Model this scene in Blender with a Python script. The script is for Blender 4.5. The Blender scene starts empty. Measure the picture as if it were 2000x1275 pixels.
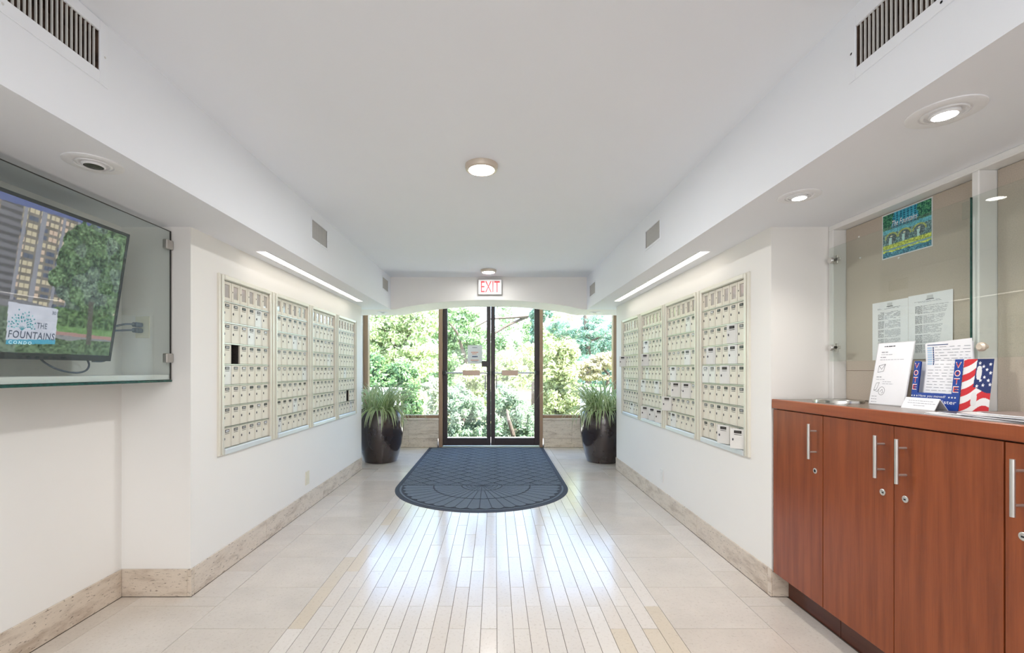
import bpy, math, random
import numpy as np
from mathutils import Vector, Matrix, Euler

random.seed(7)
np.random.seed(7)
sc = bpy.context.scene
COL = sc.collection
PI = math.pi

# ------------------------------------------------------------------ camera
H = 1.21            # eye height
cam_d = bpy.data.cameras.new('camera')
cam_d.sensor_width = 36.0
cam_d.sensor_fit = 'HORIZONTAL'
cam_d.lens = 36.0 * 890.0 / 2000.0
cam_d.shift_x = (1000 - 967) / 2000.0
cam_d.shift_y = (722 - 637.5) / 2000.0
cam_d.clip_start = 0.02
cam = bpy.data.objects.new('camera', cam_d)
COL.objects.link(cam)
cam.location = (0, 0, H)
cam.rotation_euler = (PI / 2, 0, 0)
sc.camera = cam

# ------------------------------------------------------------------ world, sun, fill, exposure
world = bpy.data.worlds.new('world')
sc.world = world
world.use_nodes = True
wn = world.node_tree
wn.nodes.clear()
sky = wn.nodes.new('ShaderNodeTexSky')
sky.sky_type = 'NISHITA'
sky.sun_disc = False
sky.sun_elevation = math.radians(52)
sky.sun_rotation = math.radians(200)
sky.air_density = 1.0
sky.dust_density = 2.0
bg = wn.nodes.new('ShaderNodeBackground')
bg.inputs['Strength'].default_value = 0.52
wo = wn.nodes.new('ShaderNodeOutputWorld')
wn.links.new(sky.outputs[0], bg.inputs[0])
wn.links.new(bg.outputs[0], wo.inputs[0])

sun_d = bpy.data.lights.new('sun', 'SUN')
sun_d.energy = 11.5
sun_d.angle = math.radians(0.6)
sun_d.color = (1.0, 0.95, 0.86)
sun = bpy.data.objects.new('sun', sun_d)
COL.objects.link(sun)
sun.rotation_euler = Vector((-0.80, 0.16, -0.85)).to_track_quat('-Z', 'Y').to_euler()

fill_d = bpy.data.lights.new('rear_fill_light', 'AREA')  # bare fill light added under the ceiling behind the camera, no fixture there
fill_d.shape = 'RECTANGLE'
fill_d.size = 2.2
fill_d.size_y = 2.6
fill_d.energy = 16.0
fill_d.color = (0.93, 0.965, 1.0)
fill = bpy.data.objects.new('rear_fill_light', fill_d)
COL.objects.link(fill)
fill.location = (-0.08, -1.6, 2.375)

# added fill light in front of the solid back wall, brightening camera-facing surfaces
back_fill_d = bpy.data.lights.new('back_fill_light', 'AREA')
back_fill_d.shape = 'RECTANGLE'
back_fill_d.size = 3.2
back_fill_d.size_y = 1.7
back_fill_d.energy = 15.0
back_fill_d.color = (0.93, 0.96, 1.0)
back_fill = bpy.data.objects.new('back_fill_light', back_fill_d)
COL.objects.link(back_fill)
back_fill.location = (-0.08, -3.15, 1.15)
back_fill.rotation_euler = (PI / 2, 0, 0)      # shines along +Y into the lobby

sc.view_settings.view_transform = 'Standard'
sc.view_settings.look = 'None'
sc.view_settings.gamma = 1.0
sc.view_settings.use_curve_mapping = False
sc.view_settings.exposure = 1.76
try:
    sc.cycles.use_denoising = True
    sc.cycles.max_bounces = 10
    sc.cycles.diffuse_bounces = 6
    sc.cycles.glossy_bounces = 4
    sc.cycles.transmission_bounces = 6
    sc.cycles.transparent_max_bounces = 16
    sc.cycles.sample_clamp_indirect = 6.0
    sc.cycles.caustics_reflective = False
    sc.cycles.caustics_refractive = False
except Exception:
    pass

# ------------------------------------------------------------------ colour + material helpers
def s2l(c):
    c = c / 255.0
    return c / 12.92 if c <= 0.04045 else ((c + 0.055) / 1.055) ** 2.4

def rgb(r, g, b):
    return (s2l(r), s2l(g), s2l(b), 1.0)

class NT:
    """small wrapper to write node graphs quickly"""
    def __init__(self, name):
        self.m = bpy.data.materials.new(name)
        self.m.use_nodes = True
        self.t = self.m.node_tree
        self.b = self.t.nodes['Principled BSDF']
        self.out = self.t.nodes['Material Output']
    def n(self, kind, **kw):
        nd = self.t.nodes.new(kind)
        for k, v in kw.items():
            setattr(nd, k, v)
        return nd
    def l(self, a, b):
        self.t.links.new(a, b)
    def coords(self, scale=(1, 1, 1), kind='Object'):
        tc = self.n('ShaderNodeTexCoord')
        mp = self.n('ShaderNodeMapping')
        mp.inputs['Scale'].default_value = scale
        self.l(tc.outputs[kind], mp.inputs[0])
        return mp.outputs[0]
    def noise(self, vec, scale, detail=4, rough=0.6):
        nz = self.n('ShaderNodeTexNoise')
        nz.inputs['Scale'].default_value = scale
        nz.inputs['Detail'].default_value = detail
        nz.inputs['Roughness'].default_value = rough
        self.l(vec, nz.inputs['Vector'])
        return nz.outputs[0]
    def ramp(self, fac, stops):
        r = self.n('ShaderNodeValToRGB')
        els = r.color_ramp.elements
        while len(els) < len(stops):
            els.new(0.5)
        for e, (p, c) in zip(els, stops):
            e.position = p
            e.color = c
        self.l(fac, r.inputs[0])
        return r.outputs[0]
    def bump(self, h, strength=0.2, dist=0.002):
        b = self.n('ShaderNodeBump')
        b.inputs['Strength'].default_value = strength
        b.inputs['Distance'].default_value = dist
        self.l(h, b.inputs['Height'])
        self.l(b.outputs[0], self.b.inputs['Normal'])
    def mix(self, fac, a, b, mode='MIX'):
        m = self.n('ShaderNodeMix', data_type='RGBA', blend_type=mode)
        for sock, v in ((m.inputs[0], fac), (m.inputs[6], a), (m.inputs[7], b)):
            if hasattr(v, 'is_linked'):
                self.l(v, sock)
            else:
                sock.default_value = v
        return m.outputs[2]
    def math(self, op, a, b=None, c=None):
        m = self.n('ShaderNodeMath', operation=op)
        for i, v in enumerate((a, b, c)):
            if v is None:
                continue
            if hasattr(v, 'is_linked'):
                self.l(v, m.inputs[i])
            else:
                m.inputs[i].default_value = v
        return m.outputs[0]

def plain(name, col, rough=0.5, metal=0.0, spec=0.5, coat=0.0, noise=0.03, nscale=30, bump=0.0):
    N = NT(name)
    v = N.coords()
    nz = N.noise(v, nscale)
    lo = tuple(max(0, c * (1 - noise)) for c in col[:3]) + (1,)
    hi = tuple(min(1, c * (1 + noise)) for c in col[:3]) + (1,)
    N.l(N.ramp(nz, [(0.3, lo), (0.7, hi)]), N.b.inputs['Base Color'])
    N.b.inputs['Roughness'].default_value = rough
    N.b.inputs['Metallic'].default_value = metal
    N.b.inputs['Specular IOR Level'].default_value = spec
    if coat:
        N.b.inputs['Coat Weight'].default_value = coat
        N.b.inputs['Coat Roughness'].default_value = 0.08
    if bump:
        N.bump(nz, bump, 0.001)
    return N.m

def emit(name, col, strength, base=None):
    N = NT(name)
    N.b.inputs['Base Color'].default_value = base or col
    N.b.inputs['Emission Color'].default_value = col
    N.b.inputs['Emission Strength'].default_value = strength
    N.b.inputs['Roughness'].default_value = 0.4
    return N.m

def glass(name, tint=(1, 1, 1, 1), ior=1.45):
    N = NT(name)
    N.t.nodes.remove(N.b)
    tr = N.n('ShaderNodeBsdfTransparent')
    tr.inputs[0].default_value = tint
    gl = N.n('ShaderNodeBsdfGlossy')
    gl.inputs['Roughness'].default_value = 0.0
    # Schlick reflectance of a thin pane, the same from either face
    geo = N.n('ShaderNodeNewGeometry')
    dt = N.n('ShaderNodeVectorMath', operation='DOT_PRODUCT')
    N.l(geo.outputs['Incoming'], dt.inputs[0])
    N.l(geo.outputs['Normal'], dt.inputs[1])
    r0 = ((ior - 1) / (ior + 1)) ** 2
    inv = N.math('SUBTRACT', 1.0, N.math('ABSOLUTE', dt.outputs['Value']))
    fac = N.math('MULTIPLY_ADD', N.math('POWER', inv, 5.0), 1.0 - r0, r0)
    mx = N.n('ShaderNodeMixShader')
    N.l(fac, mx.inputs[0])
    N.l(tr.outputs[0], mx.inputs[1])
    N.l(gl.outputs[0], mx.inputs[2])
    N.l(mx.outputs[0], N.out.inputs[0])
    return N.m

def wall_paint(name, col, scuff=0.0):
    N = NT(name)
    v = N.coords()
    a = N.noise(v, 1.3, 3)
    c = N.ramp(a, [(0.3, tuple(x * 0.985 for x in col[:3]) + (1,)), (0.7, col)])
    N.l(c, N.b.inputs['Base Color'])
    N.b.inputs['Roughness'].default_value = 0.62
    N.b.inputs['Specular IOR Level'].default_value = 0.3
    N.bump(N.noise(v, 160, 3), 0.10, 0.001)
    return N.m

def travertine(name, base, dark, pore, stretch):
    N = NT(name)
    v = N.coords(stretch)
    oi = N.n('ShaderNodeObjectInfo')
    add = N.n('ShaderNodeVectorMath', operation='ADD')
    N.l(v, add.inputs[0])
    mul = N.math('MULTIPLY', oi.outputs['Random'], 37.0)
    cmb = N.n('ShaderNodeCombineXYZ')
    for i in range(3):
        N.l(mul, cmb.inputs[i])
    N.l(cmb.outputs[0], add.inputs[1])
    vv = add.outputs[0]
    band = N.noise(vv, 5.0, 6, 0.65)
    c = N.ramp(band, [(0.32, dark), (0.5, base), (0.72, tuple(min(1, x * 1.08) for x in base[:3]) + (1,))])
    p = N.noise(vv, 34.0, 5, 0.7)
    pm = N.ramp(p, [(0.585, (0, 0, 0, 1)), (0.66, (1, 1, 1, 1))])
    c2 = N.mix(pm, c, pore)
    N.l(c2, N.b.inputs['Base Color'])
    N.b.inputs['Roughness'].default_value = 0.35
    N.bump(pm, -0.5, 0.003)
    return N.m

def floor_stone(name, stops, rough, cloud=(0.9, 1.0)):
    N = NT(name)
    v = N.coords(kind='Object')
    oi = N.n('ShaderNodeObjectInfo')
    add = N.n('ShaderNodeVectorMath', operation='ADD')
    cmb = N.n('ShaderNodeCombineXYZ')
    mul = N.math('MULTIPLY', oi.outputs['Random'], 61.0)
    N.l(mul, cmb.inputs[0]); N.l(mul, cmb.inputs[1])
    N.l(v, add.inputs[0]); N.l(cmb.outputs[0], add.inputs[1])
    vv = add.outputs[0]
    base = N.ramp(oi.outputs['Random'], stops)
    big = N.noise(vv, 3.2, 5, 0.6)
    cl = N.ramp(big, [(0.3, (cloud[0],) * 3 + (1,)), (0.65, (cloud[1],) * 3 + (1,))])
    c = N.mix(1.0, base, cl, 'MULTIPLY')
    sp = N.noise(vv, 70.0, 4, 0.75)
    sm = N.ramp(sp, [(0.55, (1, 1, 1, 1)), (0.70, (0.80, 0.77, 0.74, 1))])
    c = N.mix(1.0, c, sm, 'MULTIPLY')
    N.l(c, N.b.inputs['Base Color'])
    rr = N.noise(vv, 6.0, 3)
    r2 = N.math('MULTIPLY_ADD', rr, 0.10, rough)
    N.l(r2, N.b.inputs['Roughness'])
    N.b.inputs['Specular IOR Level'].default_value = 0.55
    N.bump(big, 0.03, 0.002)
    return N.m

def wood(name, a, b, grain=(14, 14, 0.9)):
    N = NT(name)
    v = N.coords(grain)
    oi = N.n('ShaderNodeObjectInfo')
    add = N.n('ShaderNodeVectorMath', operation='ADD')
    cmb = N.n('ShaderNodeCombineXYZ')
    mul = N.math('MULTIPLY', oi.outputs['Random'], 23.0)
    for i in range(3):
        N.l(mul, cmb.inputs[i])
    N.l(v, add.inputs[0]); N.l(cmb.outputs[0], add.inputs[1])
    g1 = N.noise(add.outputs[0], 2.2, 5, 0.6)
    c = N.ramp(g1, [(0.28, b), (0.62, a)])
    v2 = N.coords((110, 110, 2.5))
    g2 = N.noise(v2, 2.0, 3)
    c = N.mix(0.14, c, N.ramp(g2, [(0.3, tuple(x * 0.6 for x in b[:3]) + (1,)), (0.6, a)]))
    N.l(c, N.b.inputs['Base Color'])
    N.b.inputs['Roughness'].default_value = 0.33
    N.b.inputs['Specular IOR Level'].default_value = 0.45
    return N.m

def vcol(name, emission=0.0, rough=0.6, spec=0.3, coat=0.0):
    N = NT(name)
    at = N.n('ShaderNodeVertexColor')
    at.layer_name = 'Col'
    if emission:
        N.b.inputs['Base Color'].default_value = (0.015, 0.015, 0.017, 1)
        N.l(at.outputs[0], N.b.inputs['Emission Color'])
        N.b.inputs['Emission Strength'].default_value = emission
    else:
        N.l(at.outputs[0], N.b.inputs['Base Color'])
    N.b.inputs['Roughness'].default_value = rough
    N.b.inputs['Specular IOR Level'].default_value = spec
    if coat:
        N.b.inputs['Coat Weight'].default_value = coat
    return N.m

def leafmat(name, c1, c2, c3, trans=0.32):
    N = NT(name)
    N.t.nodes.remove(N.b)
    geo = N.n('ShaderNodeNewGeometry')
    col = N.ramp(geo.outputs['Random Per Island'], [(0.1, c1), (0.55, c2), (0.95, c3)])
    d = N.n('ShaderNodeBsdfDiffuse')
    t = N.n('ShaderNodeBsdfTranslucent')
    g = N.n('ShaderNodeBsdfGlossy')
    g.inputs['Roughness'].default_value = 0.45
    N.l(col, d.inputs[0])
    br = N.mix(0.28, col, (0.80, 0.88, 0.50, 1))
    N.l(br, t.inputs[0])
    m1 = N.n('ShaderNodeMixShader')
    m1.inputs[0].default_value = trans
    N.l(d.outputs[0], m1.inputs[1]); N.l(t.outputs[0], m1.inputs[2])
    m2 = N.n('ShaderNodeMixShader')
    m2.inputs[0].default_value = 0.06
    N.l(m1.outputs[0], m2.inputs[1]); N.l(g.outputs[0], m2.inputs[2])
    N.l(m2.outputs[0], N.out.inputs[0])
    return N.m

M = {}
M['wall'] = wall_paint('white_wall_paint', rgb(239, 236, 232))
M['ceil'] = wall_paint('white_ceiling_paint', rgb(241, 243, 248))
M['trimwhite'] = plain('white_trim_paint', rgb(235, 234, 232), 0.45, noise=0.01)
M['trav'] = travertine('travertine', rgb(212, 198, 182), rgb(182, 164, 146), rgb(108, 92, 80), (1.0, 1.0, 3.5))
M['knee'] = travertine('travertine_knee', rgb(226, 212, 196), rgb(200, 182, 164), rgb(140, 120, 104), (0.8, 1.0, 4.5))
M['tile'] = floor_stone('limestone_tile', [(0.0, rgb(219, 209, 198)), (0.5, rgb(223, 214, 204)), (1.0, rgb(216, 204, 191))], 0.16, (0.88, 1.0))
M['strip'] = floor_stone('marble_strip', [(0.0, rgb(222, 212, 202)), (0.45, rgb(229, 221, 213)), (0.8, rgb(220, 212, 204)), (1.0, rgb(223, 208, 187))], 0.11, (0.97, 1.0))
M['strip_tan'] = floor_stone('tan_marble_strip', [(0.0, rgb(219, 206, 188)), (1.0, rgb(217, 202, 181))], 0.13, (0.95, 1.0))
M['grout'] = plain('grout', rgb(100, 90, 80), 0.8)
M['bronze'] = plain('dark_bronze_frame', rgb(66, 58, 60), 0.4, 0.5)
M['brown'] = plain('brown_bronze_jamb', rgb(158, 130, 106), 0.4, 0.3)
M['steel'] = plain('brushed_steel', rgb(200, 196, 190), 0.3, 1.0)
M['satin'] = plain('satin_aluminium', rgb(206, 204, 200), 0.38, 0.85)
M['barbox'] = plain('bronze_bar_cover', rgb(190, 164, 148), 0.4, 0.4)
M['black'] = plain('black_plastic', rgb(24, 24, 26), 0.4)
M['dark'] = plain('dark_void', rgb(22, 20, 19), 0.9)
M['duct'] = plain('rusty_duct', rgb(88, 70, 58), 0.8, noise=0.5, nscale=25)
M['pane'] = glass('window_glass', (0.97, 0.985, 0.98, 1))
M['tvglass'] = glass('green_tint_glass', (0.93, 0.957, 0.947, 1), 1.5)
M['boardglass'] = glass('board_glass', (0.95, 0.972, 0.958, 1), 1.5)
M['glassedge'] = plain('green_glass_edge', rgb(24, 72, 64), 0.12, noise=0.4, nscale=60)
M['mail'] = plain('beige_mailbox_paint', rgb(226, 218, 204), 0.38, 0.05, noise=0.02)
M['mail_b'] = plain('grey_mailbox_paint', rgb(226, 224, 220), 0.36, 0.1, noise=0.02)
M['mailframe'] = plain('mailbox_frame_paint', rgb(226, 222, 210), 0.32, 0.25, noise=0.02)
M['sill'] = plain('pale_mailbox_sill', rgb(226, 230, 232), 0.4, 0.35, noise=0.02)
M['rail'] = plain('mailbox_rail', rgb(176, 172, 164), 0.3, 0.8)
M['cardgrey'] = plain('grey_name_card', rgb(150, 148, 146), 0.35, noise=0.35, nscale=180)
M['carddark'] = plain('dark_name_card', rgb(66, 62, 60), 0.3, noise=0.6, nscale=220)
M['cardlight'] = plain('pale_name_card', rgb(206, 206, 208), 0.3, noise=0.1, nscale=180)
M['mailpane'] = plain('directory_pane', rgb(176, 170, 164), 0.06, 0.0, 0.9, noise=0.12, nscale=8)
M['cherry'] = wood('cherry_wood', rgb(150, 77, 40), rgb(114, 53, 26))
M['cherry_edge'] = wood('cherry_edge', rgb(158, 82, 44), rgb(130, 62, 33), (14, 0.9, 14))
M['toe'] = wood('toe_kick', rgb(96, 52, 36), rgb(78, 40, 28), (14, 0.9, 14))
M['laminate'] = plain('dark_laminate', rgb(112, 98, 88), 0.22, noise=0.2, nscale=90)
M['fabric'] = plain('tan_board_fabric', rgb(190, 178, 164), 0.9, noise=0.10, nscale=260, bump=0.3)
M['paper'] = plain('white_paper', rgb(238, 238, 242), 0.6, noise=0.01)
M['ink'] = plain('grey_ink', rgb(140, 142, 152), 0.7)
M['inkdark'] = plain('dark_ink', rgb(70, 72, 80), 0.7)
M['inkblue'] = plain('blue_ink', rgb(60, 82, 128), 0.7)
M['inkpale'] = plain('pale_blue_ink', rgb(176, 204, 230), 0.7)
M['inkorange'] = plain('orange_ink', rgb(232, 150, 120), 0.7)
M['voteblue'] = plain('vote_blue', rgb(28, 64, 150), 0.35)
M['votered'] = plain('vote_red', rgb(214, 60, 54), 0.4)
M['white'] = plain('white_print', rgb(244, 244, 244), 0.5, noise=0.0)
M['card'] = plain('grey_card', rgb(206, 206, 208), 0.6)
M['planter'] = plain('bronze_glaze', rgb(64, 54, 52), 0.16, 0.3, 0.7, 0.6, noise=0.15, nscale=6)
M['soil'] = plain('potting_soil', rgb(50, 38, 30), 0.9, noise=0.4, nscale=60)
M['leafgreen'] = leafmat('spider_leaf_green', rgb(84, 122, 54), rgb(118, 154, 78), rgb(156, 186, 110), 0.42)
M['leafcream'] = leafmat('spider_leaf_cream', rgb(206, 216, 170), rgb(216, 224, 186), rgb(226, 232, 202), 0.42)
M['plate'] = plain('ivory_plate', rgb(226, 220, 200), 0.4)
M['platewhite'] = plain('white_plate', rgb(232, 230, 226), 0.4)
M['bark'] = plain('tree_bark', rgb(78, 68, 62), 0.9, noise=0.35, nscale=14)
M['garden'] = plain('garden_ground', rgb(120, 124, 84), 0.95, noise=0.4, nscale=5)
M['concrete'] = plain('pale_concrete', rgb(206, 202, 194), 0.8)
M['parapet'] = plain('pale_parapet', rgb(222, 226, 230), 0.7)
M['strip_lens'] = emit('strip_lens', (1.0, 0.93, 0.84, 1), 1.5)
M['disc_lens'] = emit('disc_lens', (1.0, 0.95, 0.88, 1), 7.0)
M['spot_lens'] = emit('spot_lens', (1.0, 0.96, 0.90, 1), 9.0)
M['exit_face'] = emit('exit_face', (0.95, 0.93, 0.92, 1), 0.06)
M['exit_red'] = emit('exit_red', rgb(226, 40, 52), 0.12)
M['ring'] = plain('bronze_light_ring', rgb(212, 198, 182), 0.35, 0.35)
M['chrome'] = plain('chrome', rgb(214, 212, 208), 0.32, 0.8)
M['baffle'] = plain('white_light_trim', rgb(238, 238, 240), 0.4)
M['lampoff'] = plain('unlit_lamp', rgb(96, 88, 84), 0.2, 0.5)
M['rubber'] = plain('mat_rubber', rgb(58, 62, 72), 0.8)
M['slat'] = plain('vent_slat_paint', rgb(214, 212, 208), 0.5)
M['tvbody'] = plain('tv_bezel', rgb(52, 54, 60), 0.35)
M['tvpic'] = vcol('tv_picture', 0.33, 0.12, 0.4)
M['print'] = vcol('poster_print', 0.0, 0.45, 0.4)
M['cord'] = plain('grey_cord', rgb(92, 100, 116), 0.5)
M['tvink'] = emit('tv_ink', rgb(70, 78, 98), 0.34, (0.01, 0.01, 0.01, 1))
M['tvwhite'] = emit('tv_white', rgb(206, 226, 232), 0.34, (0.01, 0.01, 0.01, 1))
M['tvteal1'] = emit('tv_teal', rgb(44, 128, 142), 0.34, (0.01, 0.01, 0.01, 1))
M['tvteal2'] = emit('tv_teal_pale', rgb(110, 172, 180), 0.34, (0.01, 0.01, 0.01, 1))
M['tin'] = plain('stainless_ring', rgb(206, 204, 198), 0.18, 1.0)

# mat pile: fine ribs
def mat_pile(name, col):
    N = NT(name)
    v = N.coords()
    nz = N.noise(v, 260, 3, 0.7)
    c = N.ramp(nz, [(0.3, tuple(x * 0.70 for x in col[:3]) + (1,)), (0.7, tuple(x * 1.25 for x in col[:3]) + (1,))])
    N.l(c, N.b.inputs['Base Color'])
    N.b.inputs['Roughness'].default_value = 0.9
    N.b.inputs['Specular IOR Level'].default_value = 0.2
    N.b.inputs['Sheen Weight'].default_value = 0.25
    N.b.inputs['Sheen Tint'].default_value = (0.85, 0.92, 1.0, 1)
    N.bump(nz, 0.6, 0.004)
    return N.m
M['pile'] = mat_pile('blue_grey_pile', rgb(86, 96, 108))

# ------------------------------------------------------------------ mesh helpers
class MB:
    def __init__(self):
        self.v, self.f, self.mi = [], [], []
    def quad(self, pts, mi=0):
        n = len(self.v)
        self.v += [tuple(p) for p in pts]
        self.f.append(tuple(range(n, n + len(pts))))
        self.mi.append(mi)
        return self
    def box(self, x0, x1, y0, y1, z0, z1, mi=0):
        n = len(self.v)
        self.v += [(x0, y0, z0), (x1, y0, z0), (x1, y1, z0), (x0, y1, z0),
                   (x0, y0, z1), (x1, y0, z1), (x1, y1, z1), (x0, y1, z1)]
        for q in ((0, 3, 2, 1), (4, 5, 6, 7), (0, 1, 5, 4), (1, 2, 6, 5), (2, 3, 7, 6), (3, 0, 4, 7)):
            self.f.append(tuple(n + i for i in q))
            self.mi.append(mi)
        return self
    def cbox(self, x0, x1, y0, y1, z0, z1, c=0.002, mi=0):
        """box with chamfered edges along its largest face pair (cheap bevel on all edges)"""
        c = min(c, (x1 - x0) * 0.45, (y1 - y0) * 0.45, (z1 - z0) * 0.45)
        n = len(self.v)
        X, Y, Z = (x0, x1), (y0, y1), (z0, z1)
        idx = {}
        for i in (0, 1):
            for j in (0, 1):
                for k in (0, 1):
                    sx, sy, sz = (1 - 2 * i) * c, (1 - 2 * j) * c, (1 - 2 * k) * c
                    for a, p in enumerate(((X[i], Y[j] + sy, Z[k] + sz), (X[i] + sx, Y[j], Z[k] + sz), (X[i] + sx, Y[j] + sy, Z[k]))):
                        idx[i, j, k, a] = len(self.v)
                        self.v.append(p)
        def face(keys):
            ids = [idx[k] for k in keys]
            P = [Vector(self.v[i]) for i in ids]
            nrm = (P[1] - P[0]).cross(P[2] - P[0])
            ctr = sum(P, Vector()) / len(P)
            if nrm.dot(ctr - Vector(((x0 + x1) / 2, (y0 + y1) / 2, (z0 + z1) / 2))) < 0:
                ids.reverse()
            self.f.append(tuple(ids)); self.mi.append(mi)
        for s in (0, 1):
            face([(s, 0, 0, 0), (s, 1, 0, 0), (s, 1, 1, 0), (s, 0, 1, 0)])
            face([(0, s, 0, 1), (1, s, 0, 1), (1, s, 1, 1), (0, s, 1, 1)])
            face([(0, 0, s, 2), (1, 0, s, 2), (1, 1, s, 2), (0, 1, s, 2)])
        for i in (0, 1):
            for j in (0, 1):
                face([(i, j, 0, 0), (i, j, 0, 1), (i, j, 1, 1), (i, j, 1, 0)])
                face([(i, 0, j, 0), (i, 0, j, 2), (i, 1, j, 2), (i, 1, j, 0)])
                face([(0, i, j, 1), (0, i, j, 2), (1, i, j, 2), (1, i, j, 1)])
        for i in (0, 1):
            for j in (0, 1):
                for k in (0, 1):
                    face([(i, j, k, 0), (i, j, k, 1), (i, j, k, 2)])
        return self
    def prism(self, poly, a0, a1, axis='Y', mi=0):
        """extrude a 2-D polygon along an axis: Y -> (x,z), Z -> (x,y), X -> (y,z)"""
        def P(p, a):
            return {'Y': (p[0], a, p[1]), 'Z': (p[0], p[1], a), 'X': (a, p[0], p[1])}[axis]
        n = len(self.v); k = len(poly)
        self.v += [P(p, a0) for p in poly] + [P(p, a1) for p in poly]
        self.f.append(tuple(range(n + k - 1, n - 1, -1))); self.mi.append(mi)
        self.f.append(tuple(range(n + k, n + 2 * k))); self.mi.append(mi)
        for i in range(k):
            j = (i + 1) % k
            self.f.append((n + i, n + j, n + k + j, n + k + i)); self.mi.append(mi)
        return self
    def lathe(self, prof, c, segs=32, axis='Z', mi=0, cap=False):
        """revolve (r, h) profile about an axis through c"""
        n = len(self.v); k = len(prof)
        for s in range(segs):
            t = 2 * PI * s / segs
            for r, h in prof:
                a, b = r * math.cos(t), r * math.sin(t)
                p = {'Z': (a, b, h), 'X': (h, a, b), 'Y': (b, h, a)}[axis]
                self.v.append((c[0] + p[0], c[1] + p[1], c[2] + p[2]))
        for s in range(segs):
            s2 = (s + 1) % segs
            for i in range(k - 1):
                self.f.append((n + s * k + i, n + s2 * k + i, n + s2 * k + i + 1, n + s * k + i + 1)); self.mi.append(mi)
        if cap:
            self.f.append(tuple(n + s * k for s in range(segs - 1, -1, -1))); self.mi.append(mi)
            self.f.append(tuple(n + s * k + k - 1 for s in range(segs))); self.mi.append(mi)
        return self
    def tube(self, pts, rad, segs=8, mi=0):
        pts = [Vector(p) for p in pts]
        if not isinstance(rad, (list, tuple)):
            rad = [rad] * len(pts)
        n = len(self.v)
        prev = None
        for i, p in enumerate(pts):
            d = (pts[min(i + 1, len(pts) - 1)] - pts[max(i - 1, 0)]).normalized()
            ref = Vector((0, 0, 1)) if abs(d.z) < 0.9 else Vector((1, 0, 0))
            if prev is not None:
                u = (prev - d * prev.dot(d))
                u = u.normalized() if u.length > 1e-6 else d.cross(ref).normalized()
            else:
                u = d.cross(ref).normalized()
            prev = u
            w = d.cross(u)
            for s in range(segs):
                t = 2 * PI * s / segs
                self.v.append(tuple(p + (u * math.cos(t) + w * math.sin(t)) * rad[i]))
        for i in range(len(pts) - 1):
            for s in range(segs):
                s2 = (s + 1) % segs
                self.f.append((n + i * segs + s, n + i * segs + s2, n + (i + 1) * segs + s2, n + (i + 1) * segs + s)); self.mi.append(mi)
        self.f.append(tuple(n + s for s in range(segs - 1, -1, -1))); self.mi.append(mi)
        self.f.append(tuple(n + (len(pts) - 1) * segs + s for s in range(segs))); self.mi.append(mi)
        return self
    def mesh(self, name, mats, smooth=False, off=(0, 0, 0)):
        me = bpy.data.meshes.new(name)
        ox, oy, oz = off
        me.from_pydata([(x - ox, y - oy, z - oz) for x, y, z in self.v], [], self.f)
        for m in (mats if isinstance(mats, (list, tuple)) else [mats]):
            me.materials.append(m)
        me.polygons.foreach_set('material_index', self.mi)
        if smooth:
            me.polygons.foreach_set('use_smooth', [True] * len(me.polygons))
        me.update()
        return me

def wloc(o):
    p = Vector((0, 0, 0))
    while o is not None:
        p += o.location
        o = o.parent
    return p

def put(name, mb, mats, parent=None, smooth=False, kind=None, label=None, origin=None):
    """link builder geometry (world coordinates) as one mesh object; unrotated parents only"""
    if origin is None:
        origin = wloc(parent) if parent is not None else Vector((0, 0, 0))
    origin = Vector(origin)
    me = mb.mesh(name, mats, smooth, origin)
    o = bpy.data.objects.new(name, me)
    COL.objects.link(o)
    if parent is not None:
        o.parent = parent
        o.location = origin - wloc(parent)
    else:
        o.location = origin
    if kind or name == 'print':
        o['kind'] = kind or 'stuff'
    if label:
        o['label'] = label
    if smooth:
        try:
            me.set_sharp_from_angle(angle=math.radians(35))
        except Exception:
            pass
    return o

def inst(name, me, parent=None, loc=(0, 0, 0), rot=(0, 0, 0), scale=None):
    o = bpy.data.objects.new(name, me)
    COL.objects.link(o)
    o.parent = parent
    o.location = loc
    o.rotation_euler = rot
    if scale is not None:
        o.scale = scale if hasattr(scale, '__len__') else (scale,) * 3
    return o

def thing(name, label, cat, loc, group=None, kind=None):
    o = bpy.data.objects.new(name, None)
    COL.objects.link(o)
    o.empty_display_size = 0.05
    o.location = loc
    if label:
        o['label'] = label
    if cat:
        o['category'] = cat
    if group:
        o['group'] = group
    if kind:
        o['kind'] = kind
    return o

def tag(o, label, cat, group=None):
    o['label'] = label
    o['category'] = cat
    if group:
        o['group'] = group
    return o

def text_mb(s, org, u, v, width, height, mb=None, depth=0.0004, shear=0.0, spacing=1.0, mi=0, bold=0.0):
    """lettering as thin raised geometry: bbox fitted to width x height at org along u, v"""
    cu = bpy.data.curves.new('lettering', 'FONT')
    cu.body = s
    cu.shear = shear
    cu.space_character = spacing
    cu.resolution_u = 3
    cu.offset = bold
    ob = bpy.data.objects.new('lettering', cu)
    COL.objects.link(ob)
    dg = bpy.context.evaluated_depsgraph_get()
    me = bpy.data.meshes.new_from_object(ob.evaluated_get(dg))
    bpy.data.objects.remove(ob)
    bpy.data.curves.remove(cu)
    co = np.array([tuple(w.co) for w in me.vertices])
    mb = mb or MB()
    mn, mx = co.min(0), co.max(0)
    u, v, org = Vector(u), Vector(v), Vector(org)
    n = len(mb.v)
    for c in co:
        a = (c[0] - mn[0]) / max(1e-9, mx[0] - mn[0]) * width
        b = (c[1] - mn[1]) / max(1e-9, mx[1] - mn[1]) * height
        mb.v.append(tuple(org + u * a + v * b))
    for p in me.polygons:
        mb.f.append(tuple(n + i for i in p.vertices)); mb.mi.append(mi)
    bpy.data.meshes.remove(me)
    return mb

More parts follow.
